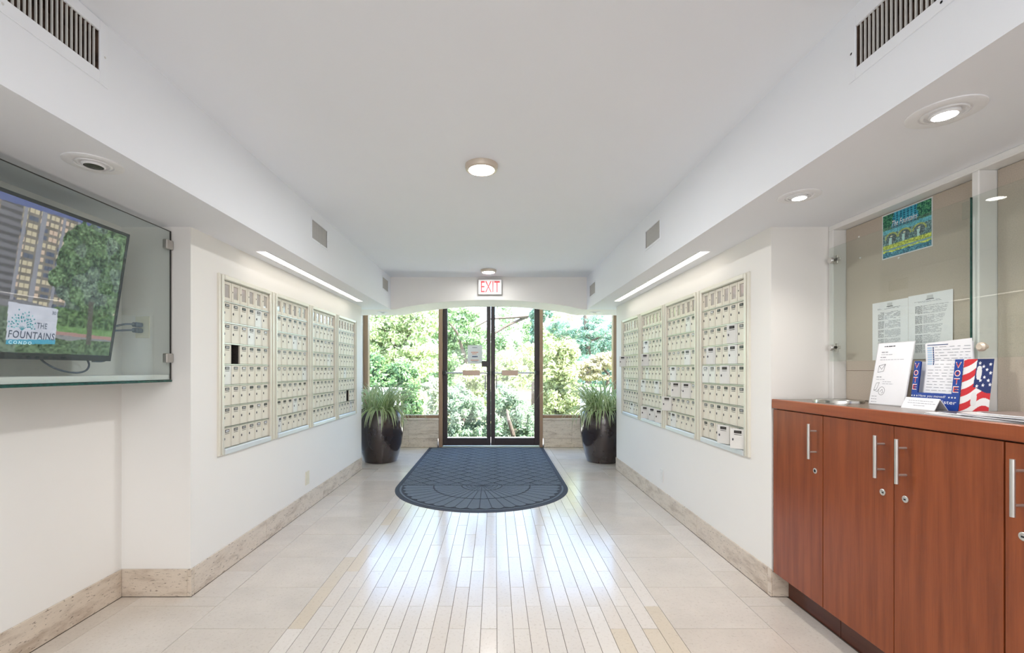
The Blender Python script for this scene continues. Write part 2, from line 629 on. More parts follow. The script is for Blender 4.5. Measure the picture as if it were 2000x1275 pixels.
def picture(name, org, u, v, w, h, nu, nv, fn, mat, parent):
    """flat print: a fine grid with colours from fn(a, b) (a, b in 0..1, returns sRGB 0..255)"""
    a = np.linspace(0, 1, nu + 1); b = np.linspace(0, 1, nv + 1)
    A, B = np.meshgrid(a, b)
    A, B = A.ravel(), B.ravel()
    u = np.array(u); v = np.array(v); org = np.array(org) - np.array(wloc(parent))
    co = org + A[:, None] * u * w + B[:, None] * v * h
    i = np.arange(nu * nv)
    r, c = i // nu, i % nu
    k = r * (nu + 1) + c
    quads = np.stack([k, k + 1, k + nu + 2, k + nu + 1], 1)
    me = mesh_np(name, co, quads, mat)
    col = np.clip(fn(A, B) / 255.0, 0, 1)
    lin = np.where(col <= 0.04045, col / 12.92, ((col + 0.055) / 1.055) ** 2.4)
    at = me.color_attributes.new('Col', 'FLOAT_COLOR', 'POINT')
    at.data.foreach_set('color', np.concatenate([lin, np.ones((len(lin), 1))], 1).astype(np.float32).ravel())
    return inst(name, me, parent)

def mesh_np(name, co, quads, mat):
    me = bpy.data.meshes.new(name)
    nf, k = quads.shape
    me.vertices.add(len(co))
    me.vertices.foreach_set('co', np.asarray(co, dtype=np.float32).ravel())
    me.loops.add(nf * k)
    me.loops.foreach_set('vertex_index', quads.astype(np.int32).ravel())
    me.polygons.add(nf)
    me.polygons.foreach_set('loop_start', (np.arange(nf) * k).astype(np.int32))
    try:
        me.polygons.foreach_set('loop_total', np.full(nf, k, dtype=np.int32))
    except Exception:
        pass
    me.materials.append(mat)
    me.update(calc_edges=True)
    return me

# ------------------------------------------------------------------ key dimensions (metres)
ZS, ZC = 1.975, 2.385                 # soffit underside, ceiling
XSL, XSR = -1.325, 1.1625             # soffit faces
XWL, XWR = -1.63, 1.479               # mailbox walls
YR, YE = 2.44, 5.555                  # near / far ends of the mailbox walls
YV, YVB = 5.78, 6.40                  # arched valance
XRL, XRR = -2.07, 1.91                # side walls of the planter recess
XAL = -2.0                            # left alcove wall
XAR = 1.783                           # notice-board frame plane
YG = 7.20                             # glass line
YB = -3.2                             # back of the lobby

def S(o):
    o['kind'] = 'structure'
    return o

# ------------------------------------------------------------------ setting: walls
def slab_yz(mb, x0, x1, ys, zs, holes):
    """wall slab with rectangular pockets (holes given as y0,y1,z0,z1)"""
    yc = sorted(set([ys[0], ys[1]] + [h for q in holes for h in q[:2]]))
    zc = sorted(set([zs[0], zs[1]] + [h for q in holes for h in q[2:]]))
    for a, b in zip(yc[:-1], yc[1:]):
        for c, d in zip(zc[:-1], zc[1:]):
            m, n = (a + b) / 2, (c + d) / 2
            if not any(h[0] < m < h[1] and h[2] < n < h[3] for h in holes):
                mb.box(x0, x1, a, b, c, d)

LM0, RM0, PITCH = 2.67, 2.635, 0.665    # near edges of the mailbox banks, panel pitch
MZ0, MZ1 = 0.70, 1.78
mbw = MB()
slab_yz(mbw, XWL - 0.22, XWL, (YR, YE), (0, ZS), [(LM0 + 0.02, LM0 + 4 * PITCH - 0.02, MZ0 + 0.015, MZ1 - 0.015)])
mbw.box(XWL - 0.5, XWL - 0.22, YR, YE, 0, ZS)
S(put('wall_left', mbw, M['wall']))
mbw = MB()
slab_yz(mbw, XWR, XWR + 0.22, (YR, YE), (0, ZS), [(RM0 + 0.02, RM0 + 4 * PITCH - 0.02, MZ0 + 0.015, MZ1 - 0.015)])
mbw.box(XWR + 0.22, XWR + 0.6, YR, YE, 0, ZS)
S(put('wall_right', mbw, M['wall']))
S(put('wall_left_alcove', MB().box(XAL - 0.15, XAL, YB, YR, 0, ZS), M['wall']))
S(put('wall_left_recess', MB().box(XRL - 0.15, XRL, YE, YG + 0.06, 0, 2.7), M['wall']))
S(put('wall_right_recess', MB().box(XRR, XRR + 0.15, YE, YG + 0.06, 0, 2.7), M['wall']))
S(put('wall_right_alcove', MB().box(1.86, 2.05, YB, YR, 0, ZS).box(XAR, 1.86, YB, 0.55, 0, ZS), M['wall']))
S(put('wall_back', MB().box(-2.2, 2.1, YB - 0.15, YB, 0, ZC), M['wall']))

# ceiling with soffits and arched valance
ceil = MB()
ceil.box(-2.3, 2.15, YB, YV, ZC, ZC + 0.1)
ceil.box(-2.3, 2.15, YV, YG + 0.1, 2.7, 2.8)
ceiling = S(put('ceiling', ceil, M['ceil']))
VL = [(0.92, 1.525, 2.2107, 2.344), (3.294, 3.593, 2.166, 2.30), (5.365, 5.634, 2.173, 2.305)]
VR = [(0.90, 1.4675, 2.181, 2.315), (3.213, 3.517, 2.143, 2.27), (5.29, 5.59, 2.105, 2.236)]
mb = MB()
slab_yz(mb, XSL - 0.10, XSL, (YB, YV), (ZS, ZC), VL)
mb.box(-2.2, XSL - 0.10, YB, YV, ZS, ZC)
put('soffit', mb, M['ceil'], ceiling)
mb = MB()
slab_yz(mb, XSR, XSR + 0.10, (YB, YV), (ZS, ZC), VR)
mb.box(XSR + 0.10, 2.12, YB, YV, ZS, ZC)
put('soffit', mb, M['ceil'], ceiling)
# valance: flat under the soffits, arched between them
xc, hw = (XSL + XSR) / 2, (XSR - XSL) / 2
prof = []
NSEG = 48
for i in range(NSEG + 1):
    u = -1 + 2 * i / NSEG
    z = ZS + 0.122 * (1 - abs(u) ** 2.0)
    e = max(0.0, (abs(u) - 0.86) / 0.14)
    z -= 0.016 * e * (1 - e) * 2.2
    prof.append((xc + hw * u, z))
prof = [(XRL, ZS)] + prof + [(XRR, ZS)]
poly = prof + [(XRR, 2.72), (XRL, 2.72)]
mb = MB()
n = len(prof)
for k in range(n - 1):                     # front and back as strips, so the concave shape stays clean
    (xa, za), (xb, zb) = prof[k], prof[k + 1]
    mb.quad([(xa, YV, za), (xb, YV, zb), (xb, YV, 2.72), (xa, YV, 2.72)])
    mb.quad([(xb, YVB, zb), (xa, YVB, za), (xa, YVB, 2.72), (xb, YVB, 2.72)])
    mb.quad([(xa, YV, za), (xa, YVB, za), (xb, YVB, zb), (xb, YV, zb)])
mb.quad([(XRL, YV, 2.72), (XRR, YV, 2.72), (XRR, YVB, 2.72), (XRL, YVB, 2.72)])
put('valance', mb, M['wall'], ceiling)
# soffit filler between wall end and valance
mb = MB().box(XRL - 0.1, XWL, YE - 0.3, YV, ZS + 0.001, ZC)
put('soffit_return', mb, M['ceil'], ceiling)

# ------------------------------------------------------------------ floor
floor = S(put('floor', MB().box(-2.15, 2.05, YB, YG + 0.15, -0.12, -0.0025), M['grout']))
S0, SW = -0.9715, 0.0754
XTL = [S0 - 0.4575 * 2, S0 - 0.4575, S0]
XTR0 = S0 + 24 * SW
XTRs = [XTR0, XTR0 + 0.4575, XTR0 + 0.915]
RP = 0.406
Y0 = 2.13
g = 0.0011
def stone(name, x0, x1, y0, y1, mat, wob=0.0):
    cx, cy = (x0 + x1) / 2, (y0 + y1) / 2
    b = MB().cbox(x0 + g - cx, x1 - g - cx, y0 + g - cy, y1 - g - cy, -0.010, 0.0, 0.0007)
    me = b.mesh(name, mat)
    o = inst(name, me, floor, (cx, cy, 0))
    if wob:
        o.rotation_euler = (random.gauss(0, wob), random.gauss(0, wob), 0)
    return o
WOB = math.radians(0.11)
# narrow strips
tan = {(0, 1), (0, 0), (23, 0), (22, -1), (20, -1)}
for c in range(24):
    off = 0.0 if c % 2 == 0 else -RP / 2
    x0 = S0 + c * SW
    for k in range(-4, 13):
        y0 = Y0 + off + k * RP
        y1 = y0 + RP
        if y0 > 4.75 and c < 22:
            continue
        if y1 > 7.1:
            y1 = 7.1
        if y1 - y0 < 0.03:
            continue
        m = M['strip_tan'] if (c, k) in tan else M['strip']
        stone('stone_strip', x0, x0 + SW, y0, y1, m, WOB)
# large tiles
for k in range(-4, 13):
    y0, y1 = Y0 + k * RP, min(Y0 + (k + 1) * RP, 7.1)
    if y1 - y0 > 0.03:
        stone('stone_tile', XTL[1], XTL[2], y0, y1, M['tile'], WOB * 0.5)
        stone('stone_tile', XTRs[0], XTRs[1], y0, y1, M['tile'], WOB * 0.5)
    y0, y1 = y0 + RP / 2, min(Y0 + (k + 1.5) * RP, 7.1)
    if y1 - y0 < 0.03:
        continue
    # pieces beside the walls, cut where the wall steps
    for (a, b) in ((max(y0, -9), min(y1, YR - 0.012)), (max(y0, YR - 0.012), min(y1, YE)), (max(y0, YE), y1)):
        if b - a < 0.03:
            continue
        m = (a + b) / 2
        xl = -1.620 if YR - 0.012 < m < YE else XTL[0]
        stone('stone_tile', xl, XTL[1], a, b, M['tile'], WOB * 0.5)
        if not (YR - 0.012 < m < YE):
            stone('stone_tile', XAL + 0.012 if m < 3 else XRL, XTL[0], a, b, M['tile'], WOB * 0.5)
        xr = 1.469 if YR - 0.012 < m < YE else (1.555 if m < 3 else XTRs[2])
        stone('stone_tile', XTRs[1], xr, a, b, M['tile'], WOB * 0.5)
        if m > YE:
            stone('stone_tile', XTRs[2], XRR, a, b, M['tile'], WOB * 0.5)
put('threshold', MB().cbox(-0.87, 0.73, 7.105, 7.25, -0.004, 0.006, 0.002), M['satin'], floor)

# ------------------------------------------------------------------ baseboards (travertine pieces)
def board(name, pieces):
    root = thing(name, None, None, (0, 0, 0), kind='structure')
    for p in pieces:
        c = Vector(((p[0] + p[1]) / 2, (p[2] + p[3]) / 2, 0))
        put('stone', MB().cbox(*p, 0.0015), M['trav'], root, origin=c)
    return root
BZ = 0.145
board('baseboard_left', [(XWL, XWL + 0.009, 2.456, 3.23, 0, BZ), (XWL, XWL + 0.009, 3.232, 4.30, 0, BZ), (XWL, XWL + 0.009, 4.302, YE, 0, BZ),
                         (XWL - 0.012, XWL + 0.009, 2.430, 2.454, 0, BZ)])
board('baseboard_left_alcove', [(XAL, XWL - 0.013, 2.430, YR, 0, BZ), (XAL, XAL + 0.01, 1.05, 2.428, 0, BZ), (XAL, XAL + 0.01, -0.3, 1.048, 0, BZ)])
board('baseboard_right', [(XWR - 0.009, XWR, 2.462, 3.32, 0, BZ), (XWR - 0.009, XWR, 3.322, 4.45, 0, BZ), (XWR - 0.009, XWR, 4.452, YE, 0, BZ),
                          (XWR - 0.009, XWR, 2.430, 2.46, 0, BZ), (XWR + 0.001, 1.567, 2.430, YR, 0, 0.130)])

# ------------------------------------------------------------------ knee walls under the windows
def knee(name, x0, xj, x1, inner_right):
    root = thing(name, None, None, (0, 0, 0), kind='structure')
    e = 0.018
    for a, b in ((x0, xj), (xj, x1)):
        lo, hi = a + 0.0008, b - 0.0008
        bl, bh = lo, hi
        if inner_right and b == x1:
            bh -= e
        if not inner_right and a == x0:
            bl += e
        put('stone', MB().cbox(bl, bh, 7.108, 7.26, 0, 0.140, 0.002), M['knee'], root, origin=((bl + bh) / 2, 7.1, 0))
        put('stone', MB().cbox(lo, hi, 7.100, 7.26, 0.1415, 0.424, 0.002), M['knee'], root, origin=((lo + hi) / 2, 7.1, 0.14))
        put('stone', MB().cbox(lo, hi + (0.006 if inner_right and b == x1 else 0), 7.09, 7.26, 0.425, 0.452, 0.004), M['knee'], root, origin=((lo + hi) / 2, 7.1, 0.42))
    return root
knee('wall_knee_left', XRL, -1.348, -0.880, True)
knee('wall_knee_right', 0.744, 1.197, XRR, False)

# ------------------------------------------------------------------ windows and doors
def window(name, x0, x1, jl, jr):
    root = thing(name, None, None, (0, YG, 0.452), kind='structure')
    put('jamb', MB().cbox(x0, jl, 7.15, 7.26, 0.452, 2.7, 0.003), M['brown'], root)
    put('jamb', MB().cbox(jr, x1, 7.15, 7.26, 0.452, 2.7, 0.003), M['brown'], root)
    put('sill_rail', MB().cbox(jl, jr, 7.15, 7.26, 0.452, 0.498, 0.003), M['brown'], root)
    put('head_rail', MB().cbox(jl, jr, 7.15, 7.26, 2.65, 2.7, 0.003), M['brown'], root)
    put('pane', MB().box(jl, jr, 7.215, 7.221, 0.498, 2.65), M['pane'], root)
    return root
window('window_1', XRL, -0.882, -1.995, -0.889)
window('window_2', 0.746, XRR, 0.753, 1.855)
tr = thing('trim_1', None, None, (0, YG, 0), kind='structure')
put('jamb', MB().cbox(-0.880, -0.822, 7.10, 7.27, 0, 2.7, 0.003), M['brown'], tr)
put('jamb', MB().cbox(0.696, 0.744, 7.10, 7.27, 0, 2.7, 0.003), M['brown'], tr)
put('header', MB().cbox(-0.822, 0.696, 7.13, 7.26, 2.285, 2.36, 0.003), M['bronze'], tr)
put('transom_pane', MB().box(-0.822, 0.696, 7.2, 7.206, 2.36, 2.7), M['pane'], tr)

def door(name, x0, x1, sl, sr, bx0, bx1, ba, bb, handle_x):
    root = thing(name, None, None, ((x0 + x1) / 2, YG, 0.017), kind='structure')
    z0, z1 = 0.017, 2.28
    put('stile', MB().cbox(x0, sl, 7.178, 7.224, z0, z1, 0.003), M['bronze'], root)
    put('stile', MB().cbox(sr, x1, 7.178, 7.224, z0, z1, 0.003), M['bronze'], root)
    put('bottom_rail', MB().cbox(sl, sr, 7.178, 7.224, z0, 0.134, 0.003), M['bronze'], root)
    put('top_rail', MB().cbox(sl, sr, 7.178, 7.224, 2.205, z1, 0.003), M['bronze'], root)
    put('pane', MB().box(sl, sr, 7.199, 7.205, 0.134, 2.205), M['pane'], root)
    bar = put('push_bar', MB().tube([(ba, 7.105, 1.161), (bb, 7.105, 1.161)], 0.0125, 10), M['steel'], root, True)
    put('bar_cover', MB().cbox(bx0, bx1, 7.085, 7.125, 1.121, 1.202, 0.004), M['barbox'], bar)
    for e in (ba, bb):
        put('bracket', MB().cbox(e - 0.024, e + 0.024, 7.085, 7.178, 1.132, 1.190, 0.006), M['black'], bar)
    put('pull_handle', MB().tube([(handle_x, 7.225, 1.12), (handle_x, 7.275, 1.10), (handle_x, 7.275, 0.93), (handle_x, 7.225, 0.91)], 0.010, 8), M['bronze'], root, True)
    return root
d1 = door('door_1', -0.820, -0.0685, -0.752, -0.1327, -0.504, -0.238, -0.79, -0.098, -0.157)
d2 = door('door_2', -0.0655, 0.694, 0.0, 0.619, 0.105, 0.358, -0.026, 0.647, 0.022)
put('lock_box', MB().cbox(-0.21, -0.089, 7.135, 7.178, 1.258, 1.347, 0.006), M['bronze'], d1)
put('edge_guard', MB().cbox(-0.074, -0.069, 7.172, 7.178, 0.9, 2.2, 0.001), M['satin'], d1)

# paper taped on the left door pane
t = thing('door_notice', 'white paper notice taped inside left glass door beside the lock', 'paper', (-0.32, 7.196, 1.30))
put('sheet', MB().box(-0.434, -0.203, 7.1955, 7.1965, 1.307, 1.598), M['paper'], t)
pm = MB()
for (za, zb, xa, xb, mi) in ((1.555, 1.567, -0.36, -0.28, 0), (1.478, 1.492, -0.378, -0.268, 1), (1.455, 1.466, -0.36, -0.29, 1), (1.408, 1.428, -0.362, -0.278, 2), (1.355, 1.367, -0.385, -0.262, 1), (1.338, 1.346, -0.37, -0.275, 0)):
    x = xa
    while x < xb:
        w = random.uniform(0.010, 0.022)
        pm.quad([(x, 7.195, za), (min(x + w, xb), 7.195, za), (min(x + w, xb), 7.195, zb), (x, 7.195, zb)], mi)
        x += w + 0.004
put('print', pm, [M['ink'], M['inkorange'], M['inkblue']], t)

# ------------------------------------------------------------------ mailbox banks
DW, DH, DT = 0.0882, 0.1185, 0.012
def door_mesh(kind, card, detail, paint):
    """front faces -u; local frame: x out of the wall (room side +), y along the wall away from hinge, z up from bottom"""
    b = MB()
    if kind == 'pane':
        # directory door: frame round a glazed opening
        w0, w1, h0, h1 = 0.022, 0.073, 0.021, 0.100
        b.cbox(-DT, 0, 0, w0, 0, DH, 0.001); b.cbox(-DT, 0, w1, DW, 0, DH, 0.001)
        b.cbox(-DT, 0, w0, w1, 0, h0, 0.001); b.cbox(-DT, 0, w0, w1, h1, DH, 0.001)
        b.box(-DT * 0.8, -DT * 0.45, w0, w1, h0, h1, 1)
        b.box(0, 0.001, 0.009, 0.014, 0.058, 0.066, 2)
    else:
        b.cbox(-DT, 0, 0, DW, 0, DH, 0.0015)
        b.box(0, 0.0012, DW - 0.012, DW - 0.009, 0.004, DH - 0.004, 0)
        if detail:
            pass
        else:
            b.box(0, 0.0012, 0.024, 0.066, 0.092, 0.109, 2)
            b.box(0.0012, 0.0014, 0.028, 0.062, 0.095, 0.106, 1)
            b.box(0, 0.001, 0.024, 0.066, 0.083, 0.0855, 2)
            b.box(0, 0.002, 0.013, 0.021, 0.047, 0.061, 2)
    return b.mesh('mailbox_door', [paint, card, M['dark']])

card_mats = [M['cardgrey'], M['carddark'], M['cardlight']]
door_far = {(c, p): door_mesh('door', card_mats[c], False, M[p]) for c in range(3) for p in ('mail', 'mail_b')}
door_near = {p: door_mesh('door', card_mats[0], True, M[p]) for p in ('mail', 'mail_b')}
door_pane = {p: door_mesh('pane', M['mailpane'], False, M[p]) for p in ('mail', 'mail_b')}
def small(f):
    b = MB(); f(b); return b
card_me = [small(lambda b: (b.box(0, 0.0012, 0, 0.042, 0, 0.017, 1), b.box(0.0012, 0.0014, 0.004, 0.038, 0.003, 0.014, 0))).mesh('card_window', [m, M['dark']]) for m in card_mats]
slot_me = small(lambda b: b.box(0, 0.001, 0, 0.042, 0, 0.0025)).mesh('slot', M['dark'])
lock_me = small(lambda b: b.lathe([(0.0052, 0), (0.0052, 0.002), (0.0025, 0.0028)], (0, 0, 0), 10, 'X', cap=True)).mesh('lock', M['inkdark'])

def mailbank(side, i, label, openings, pale, gaps=()):
    """side -1 left wall, +1 right wall; columns counted from the hinge-less (left as seen) side"""
    xw = XWL if side < 0 else XWR
    y0 = (LM0 if side < 0 else RM0) + i * PITCH
    y1 = y0 + PITCH
    out = -side                                # direction into the room
    X = lambda d: xw + out * d                 # d metres proud of the wall
    root = thing('mailbox_panel', label, 'mailbox panel', (xw, (y0 + y1) / 2, MZ0), 'wall mailbox panels')
    def bx(mb, d0, d1, a, b, c, d, ch=0.0):
        xa, xb = sorted((X(d0), X(d1)))
        if ch:
            mb.cbox(xa, xb, a, b, c, d, ch)
        else:
            mb.box(xa, xb, a, b, c, d)
    iy0, iy1 = y0 + 0.055, y1 - 0.055
    zb, zt = MZ0 + 0.033, MZ1 - 0.029
    for ya, yb, yc in ((y0 + 0.0005, iy0, y0 + 0.025), (iy1, y1 - 0.0005, y1 - 0.025)):
        fr = MB()
        bx(fr, -0.02, 0.014, ya, yb, MZ0, MZ1, 0.004)
        sf = put('side_frame', fr, M['mailframe'], root)
        fr = MB()
        bx(fr, 0.014, 0.020, yc - 0.005, yc + 0.005, MZ0 + 0.006, MZ1 - 0.006, 0.002)
        put('frame_bead', fr, M['mailframe'], sf)
    fr = MB()
    bx(fr, -0.02, 0.016, iy0, iy1, zt, MZ1, 0.004)
    put('top_frame', fr, M['mailframe'], root)
    fr = MB()
    bx(fr, -0.02, 0.018, iy0, iy1, MZ0, zb, 0.004)
    put('bottom_frame', fr, M['sill'], root)
    hs = MB()
    bx(hs, -0.19, -0.185, iy0, iy1, zb, zt)
    put('housing', hs, M['dark'], root)
    rp = (zt - zb) / 8
    for r in range(9):
        z = zb + r * rp
        rl = MB()
        bx(rl, -0.18, 0.004, iy0, iy1, z - 0.0035, z + 0.0035)
        put('rail', rl, M['rail'], root)
    cp = (iy1 - iy0) / 6
    dv = MB()
    for c in range(7):
        bx(dv, -0.18, -0.014, iy0 + c * cp - 0.0015, iy0 + c * cp + 0.0015, zb, zt)
    put('divider', dv, M['carddark'], root)
    near = i < 2
    base = wloc(root)
    for r in range(8):
        for c in range(6):                     # c counted left to right as seen
            z = zb + (7 - r) * rp + (rp - DH) / 2
            # hinge on the right-hand edge as seen
            if side < 0:
                yh = iy0 + (c + 1) * cp - (cp - DW) / 2
            else:
                yh = iy1 - (c + 1) * cp + (cp - DW) / 2
            ang = openings.get((r, c), 0.0)
            if ang is None:                        # door gone: the dark compartment shows
                continue
            paint = 'mail_b' if (r, c) in pale or ang else 'mail'
            # local door frame: +x into room, +y from the left edge to the hinge ... mirrored per side
            ci = random.choices((0, 1, 2), (0.6, 0.25, 0.15))[0]
            if ang > 5:
                ci = 1
            if r == 0:
                me = door_pane[paint]
            else:
                me = door_near[paint] if near else door_far[ci, paint]
            # Door local: x room-ward, y along wall. For the left wall +x room = +X and y = +Y (left->right);
            # for the right wall rotate by 180 degrees: +x = -X, y = -Y. Free edge at y=0, hinge at y=DW.
            th = 0.0 if side < 0 else PI
            a = math.radians(ang)
            R = Matrix.Rotation(th + a, 4, 'Z')
            Rw = Matrix.Rotation(th, 4, 'Z')
            hinge = Vector((X(0.0), yh, z))
            org = hinge - (R.to_3x3() @ Vector((0, DW, 0)))
            d = inst('mailbox_door', me, root, org - base, (0, 0, th + a))
            if near and r > 0:
                inst('card_window', card_me[ci], d, (0, 0.024, 0.092))
                inst('slot', slot_me, d, (0, 0.024, 0.083))
                inst('lock', lock_me, d, (0, 0.017, 0.054), (0, 0, 0), (1, 0.85, 1.5))
    return root

mailbank(-1, 0, 'mailbox panel nearest the television on left wall, one compartment open and dark', {(3, 1): None}, {(1, 4), (2, 3), (4, 0)})
mailbank(-1, 1, 'second mailbox panel from the television on left wall, first door of bottom row ajar', {(7, 0): 10, (6, 3): 3}, {(4, 5), (2, 3)})
mailbank(-1, 2, 'third mailbox panel from the television on left wall, all doors shut', {}, {(3, 4)})
mailbank(-1, 3, 'mailbox panel nearest the glass doors on left wall, dark open box low down', {(6, 3): None, (7, 4): 6}, {(4, 2)})
mailbank(1, 0, 'mailbox panel nearest the wooden cabinets on right wall, two bottom doors swung open',
         {(2, 4): 14, (3, 1): 14, (3, 4): 8, (4, 3): 13, (7, 3): 26, (7, 5): 40, (4, 0): 4}, {(4, 0), (4, 1)})
mailbank(1, 1, 'second mailbox panel from the wooden cabinets on right wall, wide open doors in lower rows',
         {(3, 4): 8, (4, 1): 10, (5, 2): 34, (5, 4): 24, (6, 0): 40, (7, 1): 7}, {(1, 4)})
mailbank(1, 2, 'third mailbox panel from the wooden cabinets on right wall, several bottom doors open',
         {(2, 1): 14, (3, 1): 32, (5, 0): 9, (5, 4): 8, (7, 1): 34, (7, 3): 24, (7, 5): 28}, {(4, 1)})
mailbank(1, 3, 'mailbox panel nearest the glass doors on right wall, one door sticking out over frame', {(3, 0): 42, (7, 3): 7}, {(5, 1)})

# ------------------------------------------------------------------ air vents
def vent(side, y0, y1, z0, z1, label, n, margin):
    xf = XSL if side < 0 else XSR
    out = -side
    root = thing('air_vent', label, 'air vent', (xf, (y0 + y1) / 2, z0), 'soffit air vents')
    X = lambda d: xf + out * d
    def bx(d0, d1, a, b, c, d):
        xa, xb = sorted((X(d0), X(d1)))
        return (xa, xb, a, b, c, d)
    fr = MB()
    zt = min(z1 + margin, ZC - 0.004)
    fr.cbox(*bx(0, 0.0035, y0 - margin * 0.8, y0, z0 - margin, zt), 0.0015)
    fr.cbox(*bx(0, 0.0035, y1, y1 + margin * 0.8, z0 - margin, zt), 0.0015)
    fr.cbox(*bx(0, 0.0035, y0, y1, z0 - margin, z0), 0.0015)
    fr.cbox(*bx(0, 0.0035, y0, y1, z1, zt), 0.0015)
    put('frame', fr, M['ceil'], root)
    put('duct', MB().box(*bx(-0.097, -0.092, y0, y1, z0, z1)).box(*bx(-0.092, -0.002, y0, y0 + 0.002, z0, z1)).box(*bx(-0.092, -0.002, y1 - 0.002, y1, z0, z1)).box(*bx(-0.092, -0.004, y0, y1, z1 - 0.002, z1)).box(*bx(-0.092, -0.004, y0, y1, z0, z0 + 0.002)), M['duct'], root)
    sm = MB().box(*bx(-0.007, -0.001, -0.0014, 0.0014, 0, z1 - z0))
    me = sm.mesh('slat', M['slat'], off=(xf, 0, 0))
    for k in range(1, n):
        y = y0 + (y1 - y0) * k / n
        inst('slat', me, root, (0, y - (y0 + y1) / 2, 0), (0, 0, math.radians(random.uniform(-6, 6))))
    for (yy, zz) in ((y1 + margin * 0.45, (z0 + z1) / 2 - 0.01), ((y0 + y1) / 2, z0 - margin * 0.45)):
        put('screw', MB().lathe([(0.004, 0), (0.003, 0.001)], (X(0.0035), yy, zz), 8, 'X', cap=True), M['slat'], root)
    return root
vent(-1, *VL[0], 'large white air vent on left soffit above the television', 38, 0.042)
vent(-1, *VL[1], 'small air vent halfway along left soffit above mailboxes', 24, 0.016)
vent(-1, *VL[2], 'small air vent at far end of left soffit beside the arch', 22, 0.016)
vent(1, *VR[0], 'large white air vent on right soffit above the notice boards', 36, 0.036)
vent(1, *VR[1], 'small air vent halfway along right soffit above mailboxes', 24, 0.016)
vent(1, *VR[2], 'small air vent at far end of right soffit beside the arch', 22, 0.016)

# ------------------------------------------------------------------ lamps
def disc_light(y, label):
    x = -0.078
    root = thing('ceiling_light', label, 'ceiling light', (x, y, ZC), 'round ceiling lights')
    put('ring', MB().lathe([(0.094, 0), (0.094, -0.010), (0.090, -0.026), (0.078, -0.031), (0.074, -0.030)], (x, y, ZC), 40), M['ring'], root, True)
    put('lens', MB().lathe([(0.074, -0.029), (0.060, -0.033), (0.03, -0.0355), (0.0005, -0.036)], (x, y, ZC), 40), M['disc_lens'], root, True)
def disc_lamp(y, power):
    ld = bpy.data.lights.new('ceiling_lamp', 'AREA')
    ld.shape = 'DISK'
    ld.size = 0.14
    ld.energy = power
    ld.color = (0.97, 0.985, 0.985)
    lo = bpy.data.objects.new('ceiling_lamp', ld)
    COL.objects.link(lo)
    lo.location = (-0.078, y, ZC - 0.038)
for y_, w_ in ((-0.13, 2.7), (2.62, 4.9), (5.37, 1.1)):
    disc_lamp(y_, w_)
put('lamp_ring', MB().lathe([(0.094, 0), (0.094, -0.010), (0.090, -0.026), (0.078, -0.031), (0.074, -0.030)], (-0.078, -0.13, ZC), 32), M['ring'], ceiling, True)
put('lamp_lens', MB().lathe([(0.074, -0.029), (0.060, -0.033), (0.0005, -0.036)], (-0.078, -0.13, ZC), 32), M['disc_lens'], ceiling, True)
disc_light(2.62, 'round bronze-rimmed ceiling light nearest the camera, glowing white')
disc_light(5.37, 'small round ceiling light just above the exit sign')

def spot(x, y, label, lit, tilt=0.0, r=0.09):
    root = thing('recessed_light', label, 'recessed light', (x, y, ZS), 'recessed soffit lights')
    put('trim_ring', MB().lathe([(r, 0.0), (r, -0.003), (r * 0.92, -0.006), (r * 0.66, -0.005), (r * 0.64, -0.0015), (r * 0.60, -0.0015), (r * 0.58, -0.007), (r * 0.52, -0.007), (r * 0.50, -0.001)], (x, y, ZS), 40), M['baffle'], root, True)
    put('reflector', MB().lathe([(r * 0.52, -0.001), (r * 0.3, -0.001)], (x, y, ZS), 32), M['baffle'], root, True)
    b = MB().lathe([(r * 0.40, 0.0), (r * 0.40, -0.009), (r * 0.36, -0.012), (r * 0.33, -0.012)], (x, y, ZS), 28)
    put('lamp_rim', b, M['baffle'], root, True)
    put('lamp', MB().lathe([(r * 0.34, -0.011), (r * 0.2, -0.013), (0.0005, -0.0135)], (x, y, ZS), 28), M['spot_lens'] if lit else M['lampoff'], root, True)
def spot_lamp(x, y, power):
    ld = bpy.data.lights.new('recessed_lamp', 'SPOT')
    ld.energy = power
    ld.spot_size = math.radians(128)
    ld.spot_blend = 0.8
    ld.shadow_soft_size = 0.03
    ld.color = (1.0, 0.95, 0.88)
    lo = bpy.data.objects.new('recessed_lamp', ld)
    COL.objects.link(lo)
    lo.location = (x, y, ZS - 0.02)
spot_lamp(1.336, 1.354, 5.0)
spot_lamp(1.339, 2.006, 5.0)
spot(-1.489, 1.69, 'unlit recessed eyeball light in left soffit above the television', False)
spot(1.336, 1.354, 'lit recessed light in right soffit nearest the camera', True)
spot(1.339, 2.006, 'lit recessed light in right soffit at end of the cabinets', True, r=0.083)
spot(-1.49, 6.05, 'unlit recessed light under left end of the arch', False, r=0.075)
spot(1.325, 6.05, 'unlit recessed light under right end of the arch', False, r=0.075)

def strip(side, y0, y1, label):
    xm = -1.507 if side < 0 else 1.352
    root = thing('strip_light', label, 'strip light', (xm, (y0 + y1) / 2, ZS), 'soffit strip lights')
    put('lens', MB().cbox(xm - 0.030, xm + 0.030, y0 + 0.003, y1 - 0.003, ZS - 0.004, ZS, 0.001), M['strip_lens'], root)
    put('edge_trim', MB().box(xm - 0.034, xm - 0.030, y0, y1, ZS - 0.005, ZS).box(xm + 0.030, xm + 0.034, y0, y1, ZS - 0.005, ZS)
        .box(xm - 0.030, xm + 0.030, y0, y0 + 0.003, ZS - 0.005, ZS).box(xm - 0.030, xm + 0.030, y1 - 0.003, y1, ZS - 0.005, ZS), M['baffle'], root)
strip(-1, 2.93, 3.95, 'strip light over left mailboxes, half nearest the television')
strip(-1, 3.96, 5.08, 'strip light over left mailboxes, half nearest the glass doors')
strip(1, 2.93, 3.98, 'strip light over right mailboxes, half nearest the cabinets')
